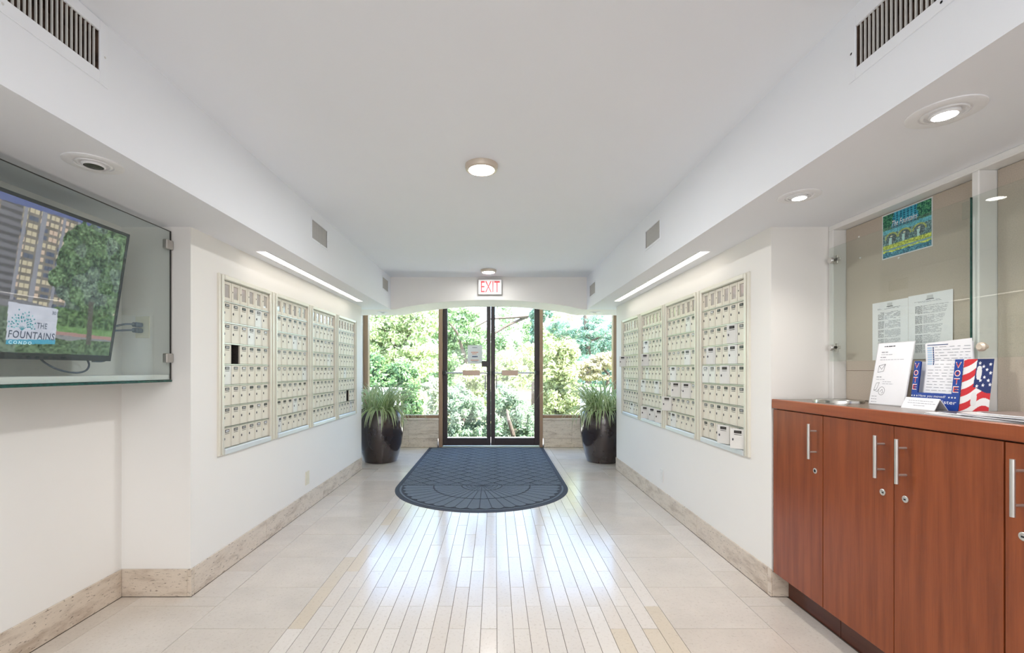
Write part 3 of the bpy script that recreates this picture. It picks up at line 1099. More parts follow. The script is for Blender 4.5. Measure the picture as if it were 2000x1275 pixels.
strip(1, 3.99, 5.05, 'strip light over right mailboxes, half nearest the glass doors')

# ------------------------------------------------------------------ exit sign
ex = thing('exit_sign', 'lit white EXIT sign with red letters on the arch', 'exit sign', (-0.065, YV, 2.157))
put('case', MB().cbox(-0.216, 0.086, YV - 0.035, YV, 2.157, 2.353, 0.005), M['satin'], ex)
put('face', MB().box(-0.208, 0.078, YV - 0.037, YV - 0.035, 2.165, 2.345), M['exit_face'], ex)
put('letters', text_mb('EXIT', (-0.178, YV - 0.0378, 2.186), (1, 0, 0), (0, 0, 1), 0.236, 0.140), M['exit_red'], ex)

# ------------------------------------------------------------------ wall outlets
def outlet(x, y, z, out, label, mat, axis='X'):
    root = thing('wall_outlet', label, 'wall outlet', (x, y, z), 'wall outlets')
    if axis == 'X':
        xa, xb = sorted((x, x + out * 0.006))
        put('plate', MB().cbox(xa, xb, y - 0.036, y + 0.036, z - 0.058, z + 0.058, 0.002), mat, root)
        for dz in (-0.02, 0.02):
            xa, xb = sorted((x + out * 0.006, x + out * 0.008))
            put('socket', MB().cbox(xa, xb, y - 0.016, y + 0.016, z + dz - 0.013, z + dz + 0.013, 0.002), mat, root)
    else:
        ya, yb = y - 0.006, y
        put('plate', MB().cbox(x - 0.038, x + 0.038, ya, yb, z - 0.058, z + 0.058, 0.002), mat, root)
    return root
outlet(XWL, 3.95, 0.2735, 1, 'ivory wall outlet low on left wall under the mailboxes', M['plate'])
outlet(XWR, 4.04, 0.275, -1, 'white painted wall outlet low on right wall under the mailboxes', M['platewhite'])
outlet(-1.885, YR, 1.438, -1, 'ivory outlet behind glass beside the television with two plugs', M['plate'], 'Y')

# ------------------------------------------------------------------ door mat
MX0, MX1, MYS, MYE, MZ = -1.022, 0.748, 4.74, 7.085, 0.006
MCX, MR = (MX0 + MX1) / 2, (MX1 - MX0) / 2
t = thing('door_mat', 'blue-grey ribbed door mat with rounded end in front of glass doors', 'door mat', (MCX, 5.6, 0))
def outline(inset, z, n=40):
    r = MR - inset
    pts = [(MCX + r, MYE - inset)]
    pts = [(MCX - r, MYE - inset)] + [(MCX + r * math.cos(PI + PI * k / n), MYS + r * math.sin(PI + PI * k / n)) for k in range(n + 1)] + [(MCX + r, MYE - inset)]
    return pts
bm_ = MB().prism(outline(0, 0), -0.001, 0.003, 'Z')
put('rubber_base', bm_, M['rubber'], t)
# rubber rim as a raised band
rim = MB()
oa, ob_ = outline(0.012, 0), outline(0.040, 0)
for k in range(len(oa)):
    j = (k + 1) % len(oa)
    a, b, c, d = oa[k], oa[j], ob_[j], ob_[k]
    rim.quad([(a[0], a[1], 0.003), (b[0], b[1], 0.003), (c[0], c[1], 0.006), (d[0], d[1], 0.006)])
put('rim', rim, M['rubber'], t)
# diamond field: each diamond is a group of raised ribs running one way or the other
dm = MB()
fx0, fx1, fy0, fy1 = MX0 + 0.05, MX1 - 0.05, MYS + 0.012, MYE - 0.05
def clip_poly(p, x0, x1, y0, y1):
    def cl(poly, inside, inter):
        out = []
        for i in range(len(poly)):
            a, b = poly[i], poly[(i + 1) % len(poly)]
            ia, ib = inside(a), inside(b)
            if ia:
                out.append(a)
            if ia != ib:
                out.append(inter(a, b))
        return out
    for ax, lim, sg in ((0, x0, 1), (0, x1, -1), (1, y0, 1), (1, y1, -1)):
        if not p:
            return p
        def ins(q): return (q[ax] - lim) * sg >= 0
        def itr(a, b):
            tt = (lim - a[ax]) / (b[ax] - a[ax])
            return (a[0] + (b[0] - a[0]) * tt, a[1] + (b[1] - a[1]) * tt)
        p = cl(p, ins, itr)
    return p
dp = 0.19                                     # diamond diagonal
s2 = dp / 2
nr = 5
for i in range(-2, int((fx1 - fx0) / s2) + 3):
    for j in range(-2, int((fy1 - fy0) / s2) + 3):
        if (i + j) % 2:
            continue
        cx, cy = fx0 + i * s2, fy0 + j * s2
        # parallelogram ribs along one of the diamond's sides
        e1 = Vector((s2, s2)) / 1.0
        e2 = Vector((-s2, s2)) / 1.0
        if (i // 2 + j) % 2:
            e1, e2 = e2, e1
        base = Vector((cx, cy - s2))
        for k in range(nr):
            f0, f1 = 0.04 + 0.92 * k / nr, 0.04 + 0.92 * (k + 0.72) / nr
            P = [base + e1 * 0.04 + e2 * f0, base + e1 * 0.96 + e2 * f0, base + e1 * 0.96 + e2 * f1, base + e1 * 0.04 + e2 * f1]
            P = clip_poly([(q.x, q.y) for q in P], fx0, fx1, fy0, fy1)
            if len(P) >= 3:
                area = sum(P[q][0] * P[(q + 1) % len(P)][1] - P[(q + 1) % len(P)][0] * P[q][1] for q in range(len(P)))
                if area < 0:
                    P = P[::-1]
                dm.prism(P, 0.003, 0.0085, 'Z')
o = put('diamond_pile', dm, M['pile'], t); o['kind'] = 'stuff'
# fan: rays split into three rings with scalloped ends
def wedge(mbx, r0, r1, a0, a1, scal=0.0):
    pts = []
    K = 4
    ga = 0.0035
    for k in range(K + 1):
        a = a0 + (a1 - a0) * k / K
        pts.append((r0, a))
    for k in range(K, -1, -1):
        a = a0 + (a1 - a0) * k / K
        s = scal * (1 - (2 * k / K - 1) ** 2)
        pts.append((r1 + s, a))
    am = (a0 + a1) / 2
    out = []
    for r, a in pts:
        da = (ga / max(r, 0.02)) * (1 if a < am else (-1 if a > am else 0))
        out.append((MCX + r * math.cos(a + da), MYS + r * math.sin(a + da)))
    area = sum(out[q][0] * out[(q + 1) % len(out)][1] - out[(q + 1) % len(out)][0] * out[q][1] for q in range(len(out)))
    if area < 0:
        out = out[::-1]
    mbx.prism(out, 0.003, 0.0085, 'Z')
NW = 22
for k in range(NW):
    a0, a1 = PI + PI * k / NW, PI + PI * (k + 1) / NW
    w = MB(); wedge(w, 0.215, 0.485, a0, a1, 0.008); put('fan_segment', w, M['pile'], t)
    w = MB(); wedge(w, 0.505, 0.775, a0, a1, 0.030); put('fan_segment', w, M['pile'], t)
for k in range(4):
    w = MB()
    r0 = 0.03 + 0.045 * k
    for q in range(12):
        wedge(w, r0, r0 + 0.037, PI + PI * q / 12 - 0.001, PI + PI * (q + 1) / 12 + 0.001, 0)
    put('fan_ring', w, M['pile'], t)
# outer rim band of pile following the curve
w = MB()
for k in range(60):
    a0, a1 = PI + PI * k / 60, PI + PI * (k + 1) / 60
    P = [(MCX + r * math.cos(a), MYS + r * math.sin(a)) for r, a in ((0.822, a0), (0.840, a0), (0.840, a1), (0.822, a1))]
    w.prism(P, 0.003, 0.007, 'Z')
put('fan_border', w, M['pile'], t)

# ------------------------------------------------------------------ potted spider plants
def blade_mesh(L, W, th0, th1, twist, seed, ex=1.4):
    rnd = random.Random(seed)
    K = 9
    pts = []
    x = z = 0.0
    for i in range(K + 1):
        tt = i / K
        th = th0 + (th1 - th0) * tt ** ex
        pts.append((x, z, th))
        x += L / K * math.cos(th); z += L / K * math.sin(th)
    b = MB()
    rows = []
    for i, (px, pz, th) in enumerate(pts):
        tt = i / K
        w = W * (0.55 + 0.45 * math.sin(PI * min(1, tt * 1.3 + 0.15))) * (1 - max(0, (tt - 0.55) / 0.45) ** 1.6) + 0.0008
        tw = twist * tt
        nx, nz = -math.sin(th), math.cos(th)
        row = []
        for f in (-1, -0.44, 0.44, 1):
            dy = f * w / 2 * math.cos(tw)
            up = abs(f) * w * 0.22 + f * w / 2 * math.sin(tw)
            row.append(len(b.v))
            b.v.append((px + nx * up, dy, pz + nz * up))
        rows.append(row)
    for i in range(K):
        for j in range(3):
            b.f.append((rows[i][j], rows[i + 1][j], rows[i + 1][j + 1], rows[i][j + 1]))
            b.mi.append(1 if j != 1 else 0)
    return b.mesh('leaf', [M['leafgreen'], M['leafcream']], True)
blades = []
for s in range(22):
    r_ = random.Random(100 + s)
    L = r_.uniform(0.50, 0.92)
    th0 = r_.uniform(1.0, 1.5)
    th1 = r_.choice((-1.5, -1.4, -1.2, -0.9, -1.45, -1.57))
    me = blade_mesh(L, r_.uniform(0.019, 0.030), th0, th1, r_.uniform(-0.7, 0.7), s)
    blades.append((me, max(v.co.x for v in me.vertices)))
hang = []
for s in range(16):
    r_ = random.Random(500 + s)
    me = blade_mesh(r_.uniform(0.34, 0.66), r_.uniform(0.018, 0.029), r_.uniform(0.55, 1.15), r_.choice((-1.45, -1.52, -1.57, -1.6)), r_.uniform(-0.8, 0.8), 90 + s, 0.85)
    hang.append((me, max(v.co.x for v in me.vertices)))
for s in range(6):
    r_ = random.Random(300 + s)
    me = blade_mesh(r_.uniform(0.40, 0.54), r_.uniform(0.018, 0.027), r_.uniform(1.3, 1.55), r_.uniform(0.3, 0.9), r_.uniform(-0.5, 0.5), 50 + s)
    blades.append((me, max(v.co.x for v in me.vertices)))

def plant(cx, cy, label, seed, lean):
    rnd = random.Random(seed)
    root = thing('potted_plant', label, 'potted plant', (cx, cy, 0), 'potted spider plants')
    pr = [(0.0, 0.0), (0.190, 0.0), (0.200, 0.006), (0.232, 0.11), (0.262, 0.25), (0.283, 0.40), (0.289, 0.50), (0.283, 0.60), (0.266, 0.675), (0.258, 0.690), (0.246, 0.690), (0.244, 0.675), (0.250, 0.62)]
    pr = [(r * 1.045, h) for r, h in pr]
    put('pot', MB().lathe(pr, (cx, cy, 0), 56), M['planter'], root, True)
    put('soil', MB().lathe([(0.250, 0.635), (0.15, 0.65), (0.0005, 0.655)], (cx, cy, 0), 32), M['soil'], root, True)
    def clear(x, y):
        if not (XRL + 0.03 < x < XRR - 0.03) or y > 7.07:
            return False
        return y > YE + 0.03 or XWL + 0.04 < x < XWR - 0.04
    k = 0
    for _ in range(900):
        if k >= 230:
            break
        rr = 0.215 * math.sqrt(rnd.random())
        a = rnd.uniform(0, 2 * PI)
        px, py = rr * math.cos(a), rr * math.sin(a)
        az = a + rnd.gauss(0, 0.8)
        me, reach = rnd.choice(blades) if rr > 0.06 else rnd.choice(blades[-6:] + blades[:4])
        s = rnd.uniform(0.72, 1.10)
        if k % 10 < 3:                       # blades that spill over the rim
            rr = rnd.uniform(0.13, 0.215)
            a = rnd.uniform(0, 2 * PI) if rnd.random() < 0.5 else (-PI / 2 + 0.5 * lean + rnd.gauss(0, 0.7))
            px, py = rr * math.cos(a), rr * math.sin(a)
            az = a + rnd.gauss(0, 0.35)
            me, reach = rnd.choice(hang)
        if not all(clear(cx + px + f * reach * s * math.cos(az), cy + py + f * reach * s * math.sin(az)) for f in (0.5, 1.0)):
            continue
        k += 1
        inst('leaf', me, root, (px, py, 0.645), (rnd.gauss(0, 0.05), rnd.gauss(0, 0.05), az), s)
    return root
plant(-1.515, 6.05, 'potted spider plant in dark glazed planter at left window', 11, 1)
plant(1.43, 6.05, 'potted spider plant in dark glazed planter at right window', 23, -1)

# ------------------------------------------------------------------ wooden cabinets on the right
CX0 = 1.480
def cabinet(y_hi, doors, label, keys):
    ylo = y_hi - 0.366 * len(doors)
    root = thing('cabinet', label, 'cabinet', (1.62, (ylo + y_hi) / 2, 0), 'cherry wood cabinets')
    put('carcass', MB().cbox(1.500, 1.855, ylo + 0.001, y_hi - 0.001, 0.135, 1.004, 0.001), M['toe'], root)
    put('toe_kick', MB().box(1.562, 1.80, ylo + 0.001, y_hi - 0.001, 0, 0.135), M['toe'], root)
    for k, hs in enumerate(doors):
        a = y_hi - 0.366 * (k + 1) + 0.0015
        b = y_hi - 0.366 * k - 0.0015
        d = put('door', MB().cbox(CX0, 1.499, a, b, 0.135, 1.001, 0.0012), M['cherry'], root, origin=(CX0, (a + b) / 2, 0.135))
        yh = a + 0.040 if hs > 0 else b - 0.050
        hz0, hz1 = 0.799, 0.960
        h = MB().tube([(1.445, yh, hz0), (1.445, yh, hz1)], 0.0062, 14)
        hb = put('handle', h, M['satin'], d, True)
        for z in (hz0 + 0.032, hz1 - 0.032):
            put('handle_post', MB().tube([(1.446, yh, z), (CX0 + 0.001, yh, z)], 0.0042, 10), M['satin'], hb, True)
        lk = put('lock', MB().lathe([(0.0125, 0), (0.0125, -0.002), (0.0105, -0.0035), (0.008, -0.0035), (0.0078, -0.002), (0.0, -0.002)], (CX0, yh + (0.006 if hs > 0 else 0.003), 0.743), 20, 'X'), M['chrome'], d, True)
        put('keyhole', MB().box(CX0 - 0.0028, CX0 - 0.002, yh + 0.004 - 0.004, yh + 0.004 + 0.004, 0.7395, 0.7445) if keys[k] else MB().lathe([(0.007, -0.0022), (0.0, -0.0024)], (CX0, yh + 0.006, 0.743), 14, 'X'), M['black'], lk)
    return root
cabinet(2.425, [1], 'narrow cherry cabinet with one door next to the mailbox wall', [0])
cabinet(2.425 - 0.367, [1, -1], 'cherry cabinet with a pair of doors in the middle of the row', [1, 1])
cabinet(2.425 - 0.367 * 3, [-1, 1], 'cherry cabinet nearest the camera, cut off at right edge of photo', [1, 1])
ct = thing('countertop', 'long cherry-edged dark laminate countertop over the wooden cabinets', 'countertop', (1.65, 1.5, 1.005))
put('top', MB().cbox(1.494, 1.857, 0.55, 2.430, 1.006, 1.0545, 0.001), M['laminate'], ct)
put('edge_band', MB().cbox(1.474, 1.4945, 0.55, 2.430, 1.006, 1.0545, 0.003), M['cherry_edge'], ct)

# ------------------------------------------------------------------ notice boards
CT = 1.0547
BX = 1.85
tr2 = thing('trim_2', None, None, (XAR, 1.6, CT), kind='structure')
put('top_trim', MB().cbox(XAR, 1.86, 0.55, 2.438, 1.948, ZS, 0.003), M['trimwhite'], tr2)
put('side_trim', MB().cbox(XAR, 1.86, 2.404, 2.438, CT, 1.948, 0.003), M['trimwhite'], tr2)
put('mullion', MB().cbox(XAR, 1.86, 1.680, 1.706, CT, 1.948, 0.003), M['trimwhite'], tr2)
put('side_trim', MB().cbox(XAR, 1.86, 0.55, 0.58, CT, 1.948, 0.003), M['trimwhite'], tr2)
o = put('notice_board', MB().cbox(BX, 1.859, 1.708, 2.402, CT + 0.002, 1.946, 0.001), M['fabric'], None)
tag(o, 'tan fabric notice board with poster and papers behind glass', 'notice board', 'tan notice boards')
o = put('notice_board', MB().cbox(BX, 1.859, 0.582, 1.678, CT + 0.002, 1.946, 0.001), M['fabric'], None)
tag(o, 'bare tan fabric notice board at right edge of photo', 'notice board', 'tan notice boards')
put('board_joint', MB().box(BX - 0.0006, BX, 1.708, 2.402, 1.205, 1.2065), M['toe'], bpy.data.objects['notice_board'])

# glass doors in front of the boards
gd = thing('glass_door', 'frameless glass door over the notice board with poster', 'glass door', (1.772, 2.06, 1.2535), 'glass notice board doors')
put('pane', MB().box(1.769, 1.775, 1.697, 2.412, 1.2535, 1.851), M['boardglass'], gd)
put('pane_edge', MB().box(1.7685, 1.7755, 1.6945, 1.697, 1.2535, 1.851), M['glassedge'], gd)
for z in (1.784, 1.326):
    hg = put('hinge', MB().lathe([(0.0, -0.012), (0.014, -0.012), (0.016, -0.009), (0.016, 0.0)], (1.769, 2.395, z), 20, 'X', cap=False), M['chrome'], gd, True)
    put('hinge_plate', MB().cbox(1.775, 1.781, 2.345, 2.398, z - 0.008, z + 0.008, 0.002).cbox(1.775, 1.781, 2.362, 2.380, z - 0.023, z + 0.023, 0.002), M['steel'], hg)
put('catch', MB().cbox(1.764, 1.769, 1.700, 1.722, 1.775, 1.84, 0.001), M['tvglass'], gd)
gd2 = thing('glass_door', 'frameless glass door with brown knob over the bare board', 'glass door', (1.772, 1.2, 1.2535), 'glass notice board doors')
put('pane', MB().box(1.769, 1.775, 0.75, 1.690, 1.2535, 1.851), M['boardglass'], gd2)
put('knob', MB().lathe([(0.0, -0.028), (0.010, -0.028), (0.0165, -0.022), (0.0165, -0.014), (0.008, -0.008), (0.008, 0.0)], (1.769, 1.640, 1.293), 20, 'X'), M['ring'], gd2, True)

# poster on the first board (flat print)
def nz2(a, b, s, seed=0):
    """cheap value noise"""
    r = np.random.RandomState(seed)
    gsz = 64
    t_ = r.rand(gsz, gsz)
    x, y = a * s, b * s
    xi, yi = np.floor(x).astype(int), np.floor(y).astype(int)
    fx, fy = x - xi, y - yi
    fx, fy = fx * fx * (3 - 2 * fx), fy * fy * (3 - 2 * fy)
    g_ = lambda i, j: t_[i % gsz, j % gsz]
    return (g_(xi, yi) * (1 - fx) + g_(xi + 1, yi) * fx) * (1 - fy) + (g_(xi, yi + 1) * (1 - fx) + g_(xi + 1, yi + 1) * fx) * fy

def C(*c):
    return np.array(c, dtype=float)

def poster_fn(a, b):
    n = len(a)
    n1, n2 = nz2(a, b, 22, 1), nz2(a, b, 55, 2)
    out = np.tile(C(60, 140, 160), (n, 1))
    # building facade
    wx = (a * 14) % 1; wy = (b * 22) % 1
    win = (wx > 0.25) & (wx < 0.85) & (wy > 0.35)
    out[win] = C(22, 70, 92)
    out += ((n1 - 0.5) * 36)[:, None]
    tree = ((a < 0.16 + 0.10 * n1) & (b > 0.55)) | ((a > 0.80 - 0.12 * n1) & (b > 0.58))
    out[tree] = (C(40, 84, 58) + np.outer(n2 - 0.4, C(110, 120, 70)))[tree]
    band = (b < 0.60) & (b > 0.26)
    out[band] = (C(96, 120, 118) + np.outer(n2 - 0.5, C(120, 120, 110)))[band]
    top = (b < 0.64) & (b > 0.545)
    out[top] = (C(90, 160, 172) + np.outer(n2 - 0.5, C(60, 60, 60)))[top]
    for cx in (0.20, 0.47, 0.76):
        d = np.hypot((a - cx) / 0.125, (b - 0.42) / 0.13)
        m = (d < 1.12) & (b > 0.42)
        out[m] = (C(168, 164, 78) + np.outer(n2 - 0.5, C(60, 60, 40)))[m]
        m = (d < 0.86) & (b > 0.30)
        out[m] = (C(84, 92, 92) + np.outer(n2 - 0.5, C(90, 90, 90)))[m]
        m = (np.abs(a - cx + 0.02) < 0.018 + 0.02 * n1) & (b < 0.45) & (b > 0.28)
        out[m] = C(190, 208, 200)
        m = (np.abs(a - cx) < 0.02) & (np.abs(b - 0.475) < 0.012)
        out[m] = C(240, 236, 190)
    m = (b < 0.30) & (b > 0.20)
    out[m] = (C(188, 186, 62) + np.outer(n2 - 0.5, C(120, 110, 60)))[m]
    m = (b <= 0.20) & (b > 0.13)
    out[m] = C(128, 150, 158)
    m = (b <= 0.15 + 0.04 * n1)
    out[m] = (C(190, 190, 70) + np.outer(n2 - 0.5, C(110, 100, 80)))[m]
    m = (b <= 0.115 + 0.03 * n1)
    out[m] = (C(54, 110, 128) + np.outer(n2 - 0.5, C(130, 120, 110)))[m]
    out = out * 1.12 + C(-8, 12, 18)
    bo = (a < 0.018) | (a > 0.982) | (b < 0.02) | (b > 0.98)
    out[bo] = C(226, 230, 234)
    return out
ps = thing('poster', 'teal poster of a fountain building pinned to the tan board', 'poster', (BX, 2.05, 1.734))
picture('print', (BX - 0.0012, 2.176, 1.733), (0, -1, 0), (0, 0, 1), 0.250, 0.2095, 150, 120, poster_fn, M['print'], ps)
put('sheet', MB().box(BX - 0.001, BX - 0.0002, 1.926, 2.176, 1.733, 1.9425), M['paper'], ps)
put('script_lettering', text_mb('The Fountains', (BX - 0.0018, 2.122, 1.8755), (0, -1, 0), (0, 0, 1), 0.128, 0.026, shear=0.35), M['white'], ps)
put('lettering', text_mb('CONDOMINIUMS', (BX - 0.0018, 2.138, 1.864), (0, -1, 0), (0, 0, 1), 0.150, 0.0085, spacing=1.1), M['black'], ps)
for (y, z) in ((2.186, 1.934),):
    pass

# typed notice pages
def ink_lines(mb, y0, y1, z0, z1, n, x, rnd, th=0.0016, dens=0.8, mi=0, gap=()):
    for k in range(n):
        z = z1 - (z1 - z0) * (k + 0.5) / n
        if k in gap:
            continue
        y = y0
        while y > y1:
            w = rnd.uniform(0.006, 0.022)
            if rnd.random() < dens:
                e = max(y1, y - w)
                mb.quad([(x, y, z), (x, e, z), (x, e, z + th), (x, y, z + th)], mi)
            y -= w + 0.0025
rnd = random.Random(5)
def curled_sheet(y0, y1, z0, z1, x, curl):
    b = MB()
    K = 8
    for k in range(K):
        for s_ in (0, 1):
            pass
    rows = []
    for k in range(K + 1):
        f = k / K
        row = []
        for j in range(7):
            h = j / 6
            c = curl * (f ** 3) * (0.25 + 0.75 * h)
            row.append((x - 0.0003 - c, y0 + (y1 - y0) * f, z1 + (z0 - z1) * h))
        rows.append(row)
    for k in range(K):
        for j in range(6):
            b.quad([rows[k][j], rows[k + 1][j], rows[k + 1][j + 1], rows[k][j + 1]])
    return b
def page(y0, y1, z0, z1, label, x, curl, split):
    root = thing('notice_page', label, 'paper', (x, (y0 + y1) / 2, z0), 'typed pages on the notice board')
    put('sheet', curled_sheet(y0, y1, z0, z1, x, curl), M['paper'], root)
    p = MB()
    w = y0 - y1
    xi = x - 0.0012
    ink_lines(p, y0 - 0.03, y0 - w * 0.80, z1 - 0.038, z1 - 0.030, 2, xi, rnd, 0.0012)
    for blk in range(5):
        za = z1 - 0.05 - blk * 0.042
        ink_lines(p, y0 - 0.034, y0 - 0.068, za - 0.036, za, 9, xi, rnd, 0.0014, 0.95, 1)
        ink_lines(p, y0 - 0.072, y0 - w * split, za - 0.036, za, 9, xi, rnd, 0.0012, 0.8, 0)
    p.quad([(xi, y0 - w * 0.44, z1 - 0.024), (xi, y0 - w * 0.58, z1 - 0.024), (xi, y0 - w * 0.58, z1 - 0.009), (xi, y0 - w * 0.44, z1 - 0.009)], 2)
    p.quad([(xi, y0 - w * 0.42, z1 - 0.027), (xi, y0 - w * 0.60, z1 - 0.027), (xi, y0 - w * 0.60, z1 - 0.0245), (xi, y0 - w * 0.42, z1 - 0.0245)], 1)
    o_ = put('print', p, [M['ink'], M['inkdark'], M['card']], root)
    return root
page(2.233, 2.040, 1.256, 1.533, 'typed page on tan board, left of the two', BX - 0.0005, 0.0, 0.80)
page(2.038, 1.838, 1.256, 1.537, 'typed page on tan board, right of the two with curling edge', BX - 0.0015, 0.003, 0.92)
# small white push pins
pins = [(2.315, 1.885, 'white push pin left of the poster near top of board'), (2.306, 1.776, 'white push pin below left of the poster'),
        (2.086, 1.722, 'white push pin just below the poster')]
for (y, z, lb) in pins:
    o = put('push_pin', MB().lathe([(0.0, -0.005), (0.0035, -0.004), (0.0042, -0.0005), (0.0042, 0.0)], (0, 0, 0), 10, 'X'), M['white'], None, True)
    o.location = (BX, y, z)
    tag(o, lb, 'push pin', 'push pins')

# ------------------------------------------------------------------ things on the counter
o = put('waste_ring', MB().lathe([(0.078, 0.0), (0.080, 0.006), (0.096, 0.011), (0.102, 0.010), (0.103, 0.0)], (1.655, 2.20, CT), 48), M['tin'], None, True)
tag(o, 'round stainless waste ring set in the counter by the wall', 'waste ring')
put('hole', MB().lathe([(0.078, 0.001), (0.0005, 0.001)], (1.655, 2.20, CT), 32), M['dark'], o)

def leaning(y0, y1, xb, xt, z0, z1, th):
    """thin board leaning back: front face passes (xb,z0)-(xt,z1)"""
    b = MB()
    b.prism([(xb, z0), (xt, z1), (xt + th, z1), (xb + th, z0)], y1, y0, 'Y')
    return b
# slanted sign holder with a page
sh = thing('sign_holder', 'slanted acrylic sign holder with voting instruction page on the counter', 'sign holder', (1.74, 2.0, CT))
put('holder', leaning(2.088, 1.905, 1.7105, 1.757, CT, 1.331, 0.0025).box(1.7105, 1.766, 1.905, 2.088, CT, CT + 0.002), M['card'], sh)
put('page', leaning(2.084, 1.909, 1.7096, 1.7561, CT + 0.003, 1.328, 0.0008), M['paper'], sh)
sx = lambda z: 1.7105 + (1.757 - 1.7105) * (z - CT) / (1.331 - CT) - 0.0016
p = MB()
def ln(ya, yb, z, th=0.0016, mi=0):
    y = ya
    while y > yb:
        w = rnd.uniform(0.006, 0.02)
        e = max(yb, y - w)
        p.quad([(sx(z), y, z), (sx(z), e, z), (sx(z + th), e, z + th), (sx(z + th), y, z + th)], mi)
        y -= w + 0.003
ln(2.05, 1.995, 1.312, 0.004, 1); ln(2.06, 2.028, 1.287, 0.003); ln(2.06, 2.0, 1.277); ln(2.062, 2.034, 1.264, 0.003); ln(2.062, 1.94, 1.254)
ln(2.066, 2.038, 1.176, 0.003); ln(2.066, 2.02, 1.166); ln(2.03, 1.985, 1.156); ln(2.03, 1.975, 1.147)
for k in range(3):
    ln(2.076, 2.046, 1.09 - k * 0.012, 0.002)
def sketch(pts):
    for (ya, za), (yb, zb) in zip(pts[:-1], pts[1:]):
        d = Vector((yb - ya, zb - za)); nn = Vector((-d.y, d.x)).normalized() * 0.0007
        q = [(ya - nn.x, za - nn.y), (yb - nn.x, zb - nn.y), (yb + nn.x, zb + nn.y), (ya + nn.x, za + nn.y)]
        p.quad([(sx(z_), y_, z_) for y_, z_ in q], 1)
sketch([(2.062, 1.228), (2.064, 1.198), (2.034, 1.204), (2.03, 1.235), (2.062, 1.228), (2.046, 1.212), (2.03, 1.235)])
sketch([(2.070, 1.118), (2.062, 1.15), (2.046, 1.153), (2.056, 1.122), (2.070, 1.118), (2.05, 1.112), (2.044, 1.124)])
sketch([(2.028 + 0.016 * math.cos(k * PI / 8), 1.116 + 0.018 * math.sin(k * PI / 8)) for k in range(17)])
sketch([(2.036, 1.112), (2.026, 1.124), (2.02, 1.11), (2.028, 1.106)])
put('print', p, [M['ink'], M['inkdark']], sh)

# white tent card
tc = thing('tent_card', 'small white folded tent card lying before the vote display', 'tent card', (1.68, 1.80, CT))
b = MB().prism([(1.668, CT), (1.690, CT + 0.044), (1.6915, CT + 0.044), (1.722, CT), (1.7195, CT), (1.6908, CT + 0.040), (1.671, CT)], 1.731, 1.874, 'Y')
put('card', b, M['paper'], tc)
p = MB()
for k, (ya, yb) in enumerate(((1.855, 1.755), (1.855, 1.75), (1.825, 1.785))):
    z = CT + 0.031 - 0.009 * k
    xx = 1.668 + 0.022 * (z - CT) / 0.044 - 0.0004
    y = ya
    while y > yb:
        w = rnd.uniform(0.005, 0.014)
        p.quad([(xx, y, z), (xx, y - w, z), (xx + 0.0009, y - w, z + 0.0018), (xx + 0.0009, y, z + 0.0018)])
        y -= w + 0.002
put('print', p, M['ink'], tc)

# VOTE form dispenser
vy0, vy1 = 1.893, 1.697                      # left / right edge as seen
vz0, vz1 = CT, 1.2495
vxb, vxt = 1.722, 1.744
vx = lambda z: vxb + (vxt - vxb) * (z - vz0) / (vz1 - vz0)
vd = thing('vote_display', 'blue VOTE cardboard form dispenser with flag side panel', 'form dispenser', (1.735, 1.79, CT))
def vbox(mb, ya, yb, za, zb, d0, d1, mi=0):
    P = [(vx(za) + d0, ya, za), (vx(za) + d0, yb, za), (vx(zb) + d0, yb, zb), (vx(zb) + d0, ya, zb),
         (vx(za) + d1, ya, za), (vx(za) + d1, yb, za), (vx(zb) + d1, yb, zb), (vx(zb) + d1, ya, zb)]
    n = len(mb.v); mb.v += P
    for q in ((0, 1, 2, 3), (7, 6, 5, 4), (1, 5, 6, 2), (4, 0, 3, 7), (3, 2, 6, 7), (4, 5, 1, 0)):
        mb.f.append(tuple(n + i for i in q)); mb.mi.append(mi)
cw = 0.030
b = MB()
vbox(b, vy0, vy0 - cw * 0.85, vz0, vz1 - 0.004, 0, 0.002)
vbox(b, vy1 + cw, vy1, vz0, vz1, 0, 0.002)
vbox(b, vy0 - cw * 0.85, vy1 + cw, vz0, 1.118, 0, 0.002)
put('front_panel', b, M['voteblue'], vd)
b = MB()
vbox(b, vy0 - 0.002, vy1 + 0.002, vz0, vz1 - 0.006, 0.029, 0.031)
put('back_panel', b, M['card'], vd)
b = MB()
vbox(b, vy0, vy0 - 0.001, vz0, vz1 - 0.006, 0, 0.031)
put('left_side', b, M['voteblue'], vd)
up = Vector((vxt - vxb, 0, vz1 - vz0)).normalized()
lt = MB(); lr = MB()
for k, ch in enumerate('VOTE'):
    zt_ = vz1 - 0.010 - k * 0.0305
    z_ = zt_ - 0.024
    text_mb(ch, (vx(z_) - 0.0006, vy1 + cw - 0.004, z_), (0, -1, 0), up, 0.022, 0.024, lr)
    text_mb(ch, (vx(z_) - 0.0010, vy1 + cw - 0.0065, z_ + 0.0025), (0, -1, 0), up, 0.017, 0.019, lt)
    zt_ = vz1 - 0.012 - k * 0.029
    z_ = zt_ - 0.022
    text_mb(ch, (vx(z_) - 0.0006, vy0 - 0.003, z_), (0, -1, 0), up, 0.019, 0.023, lr)
    text_mb(ch, (vx(z_) - 0.0010, vy0 - 0.0055, z_ + 0.0025), (0, -1, 0), up, 0.014, 0.018, lt)
put('letter_outline', lr, M['white'], vd)
put('red_letters', lt, M['votered'], vd)
lw = MB()
text_mb('Have you moved?', (vx(1.098) - 0.0006, 1.858, 1.0985), (0, -1, 0), up, 0.110, 0.012, lw)
text_mb('Register', (vx(1.075) - 0.0006, 1.805, 1.074), (0, -1, 0), up, 0.100, 0.019, lw)
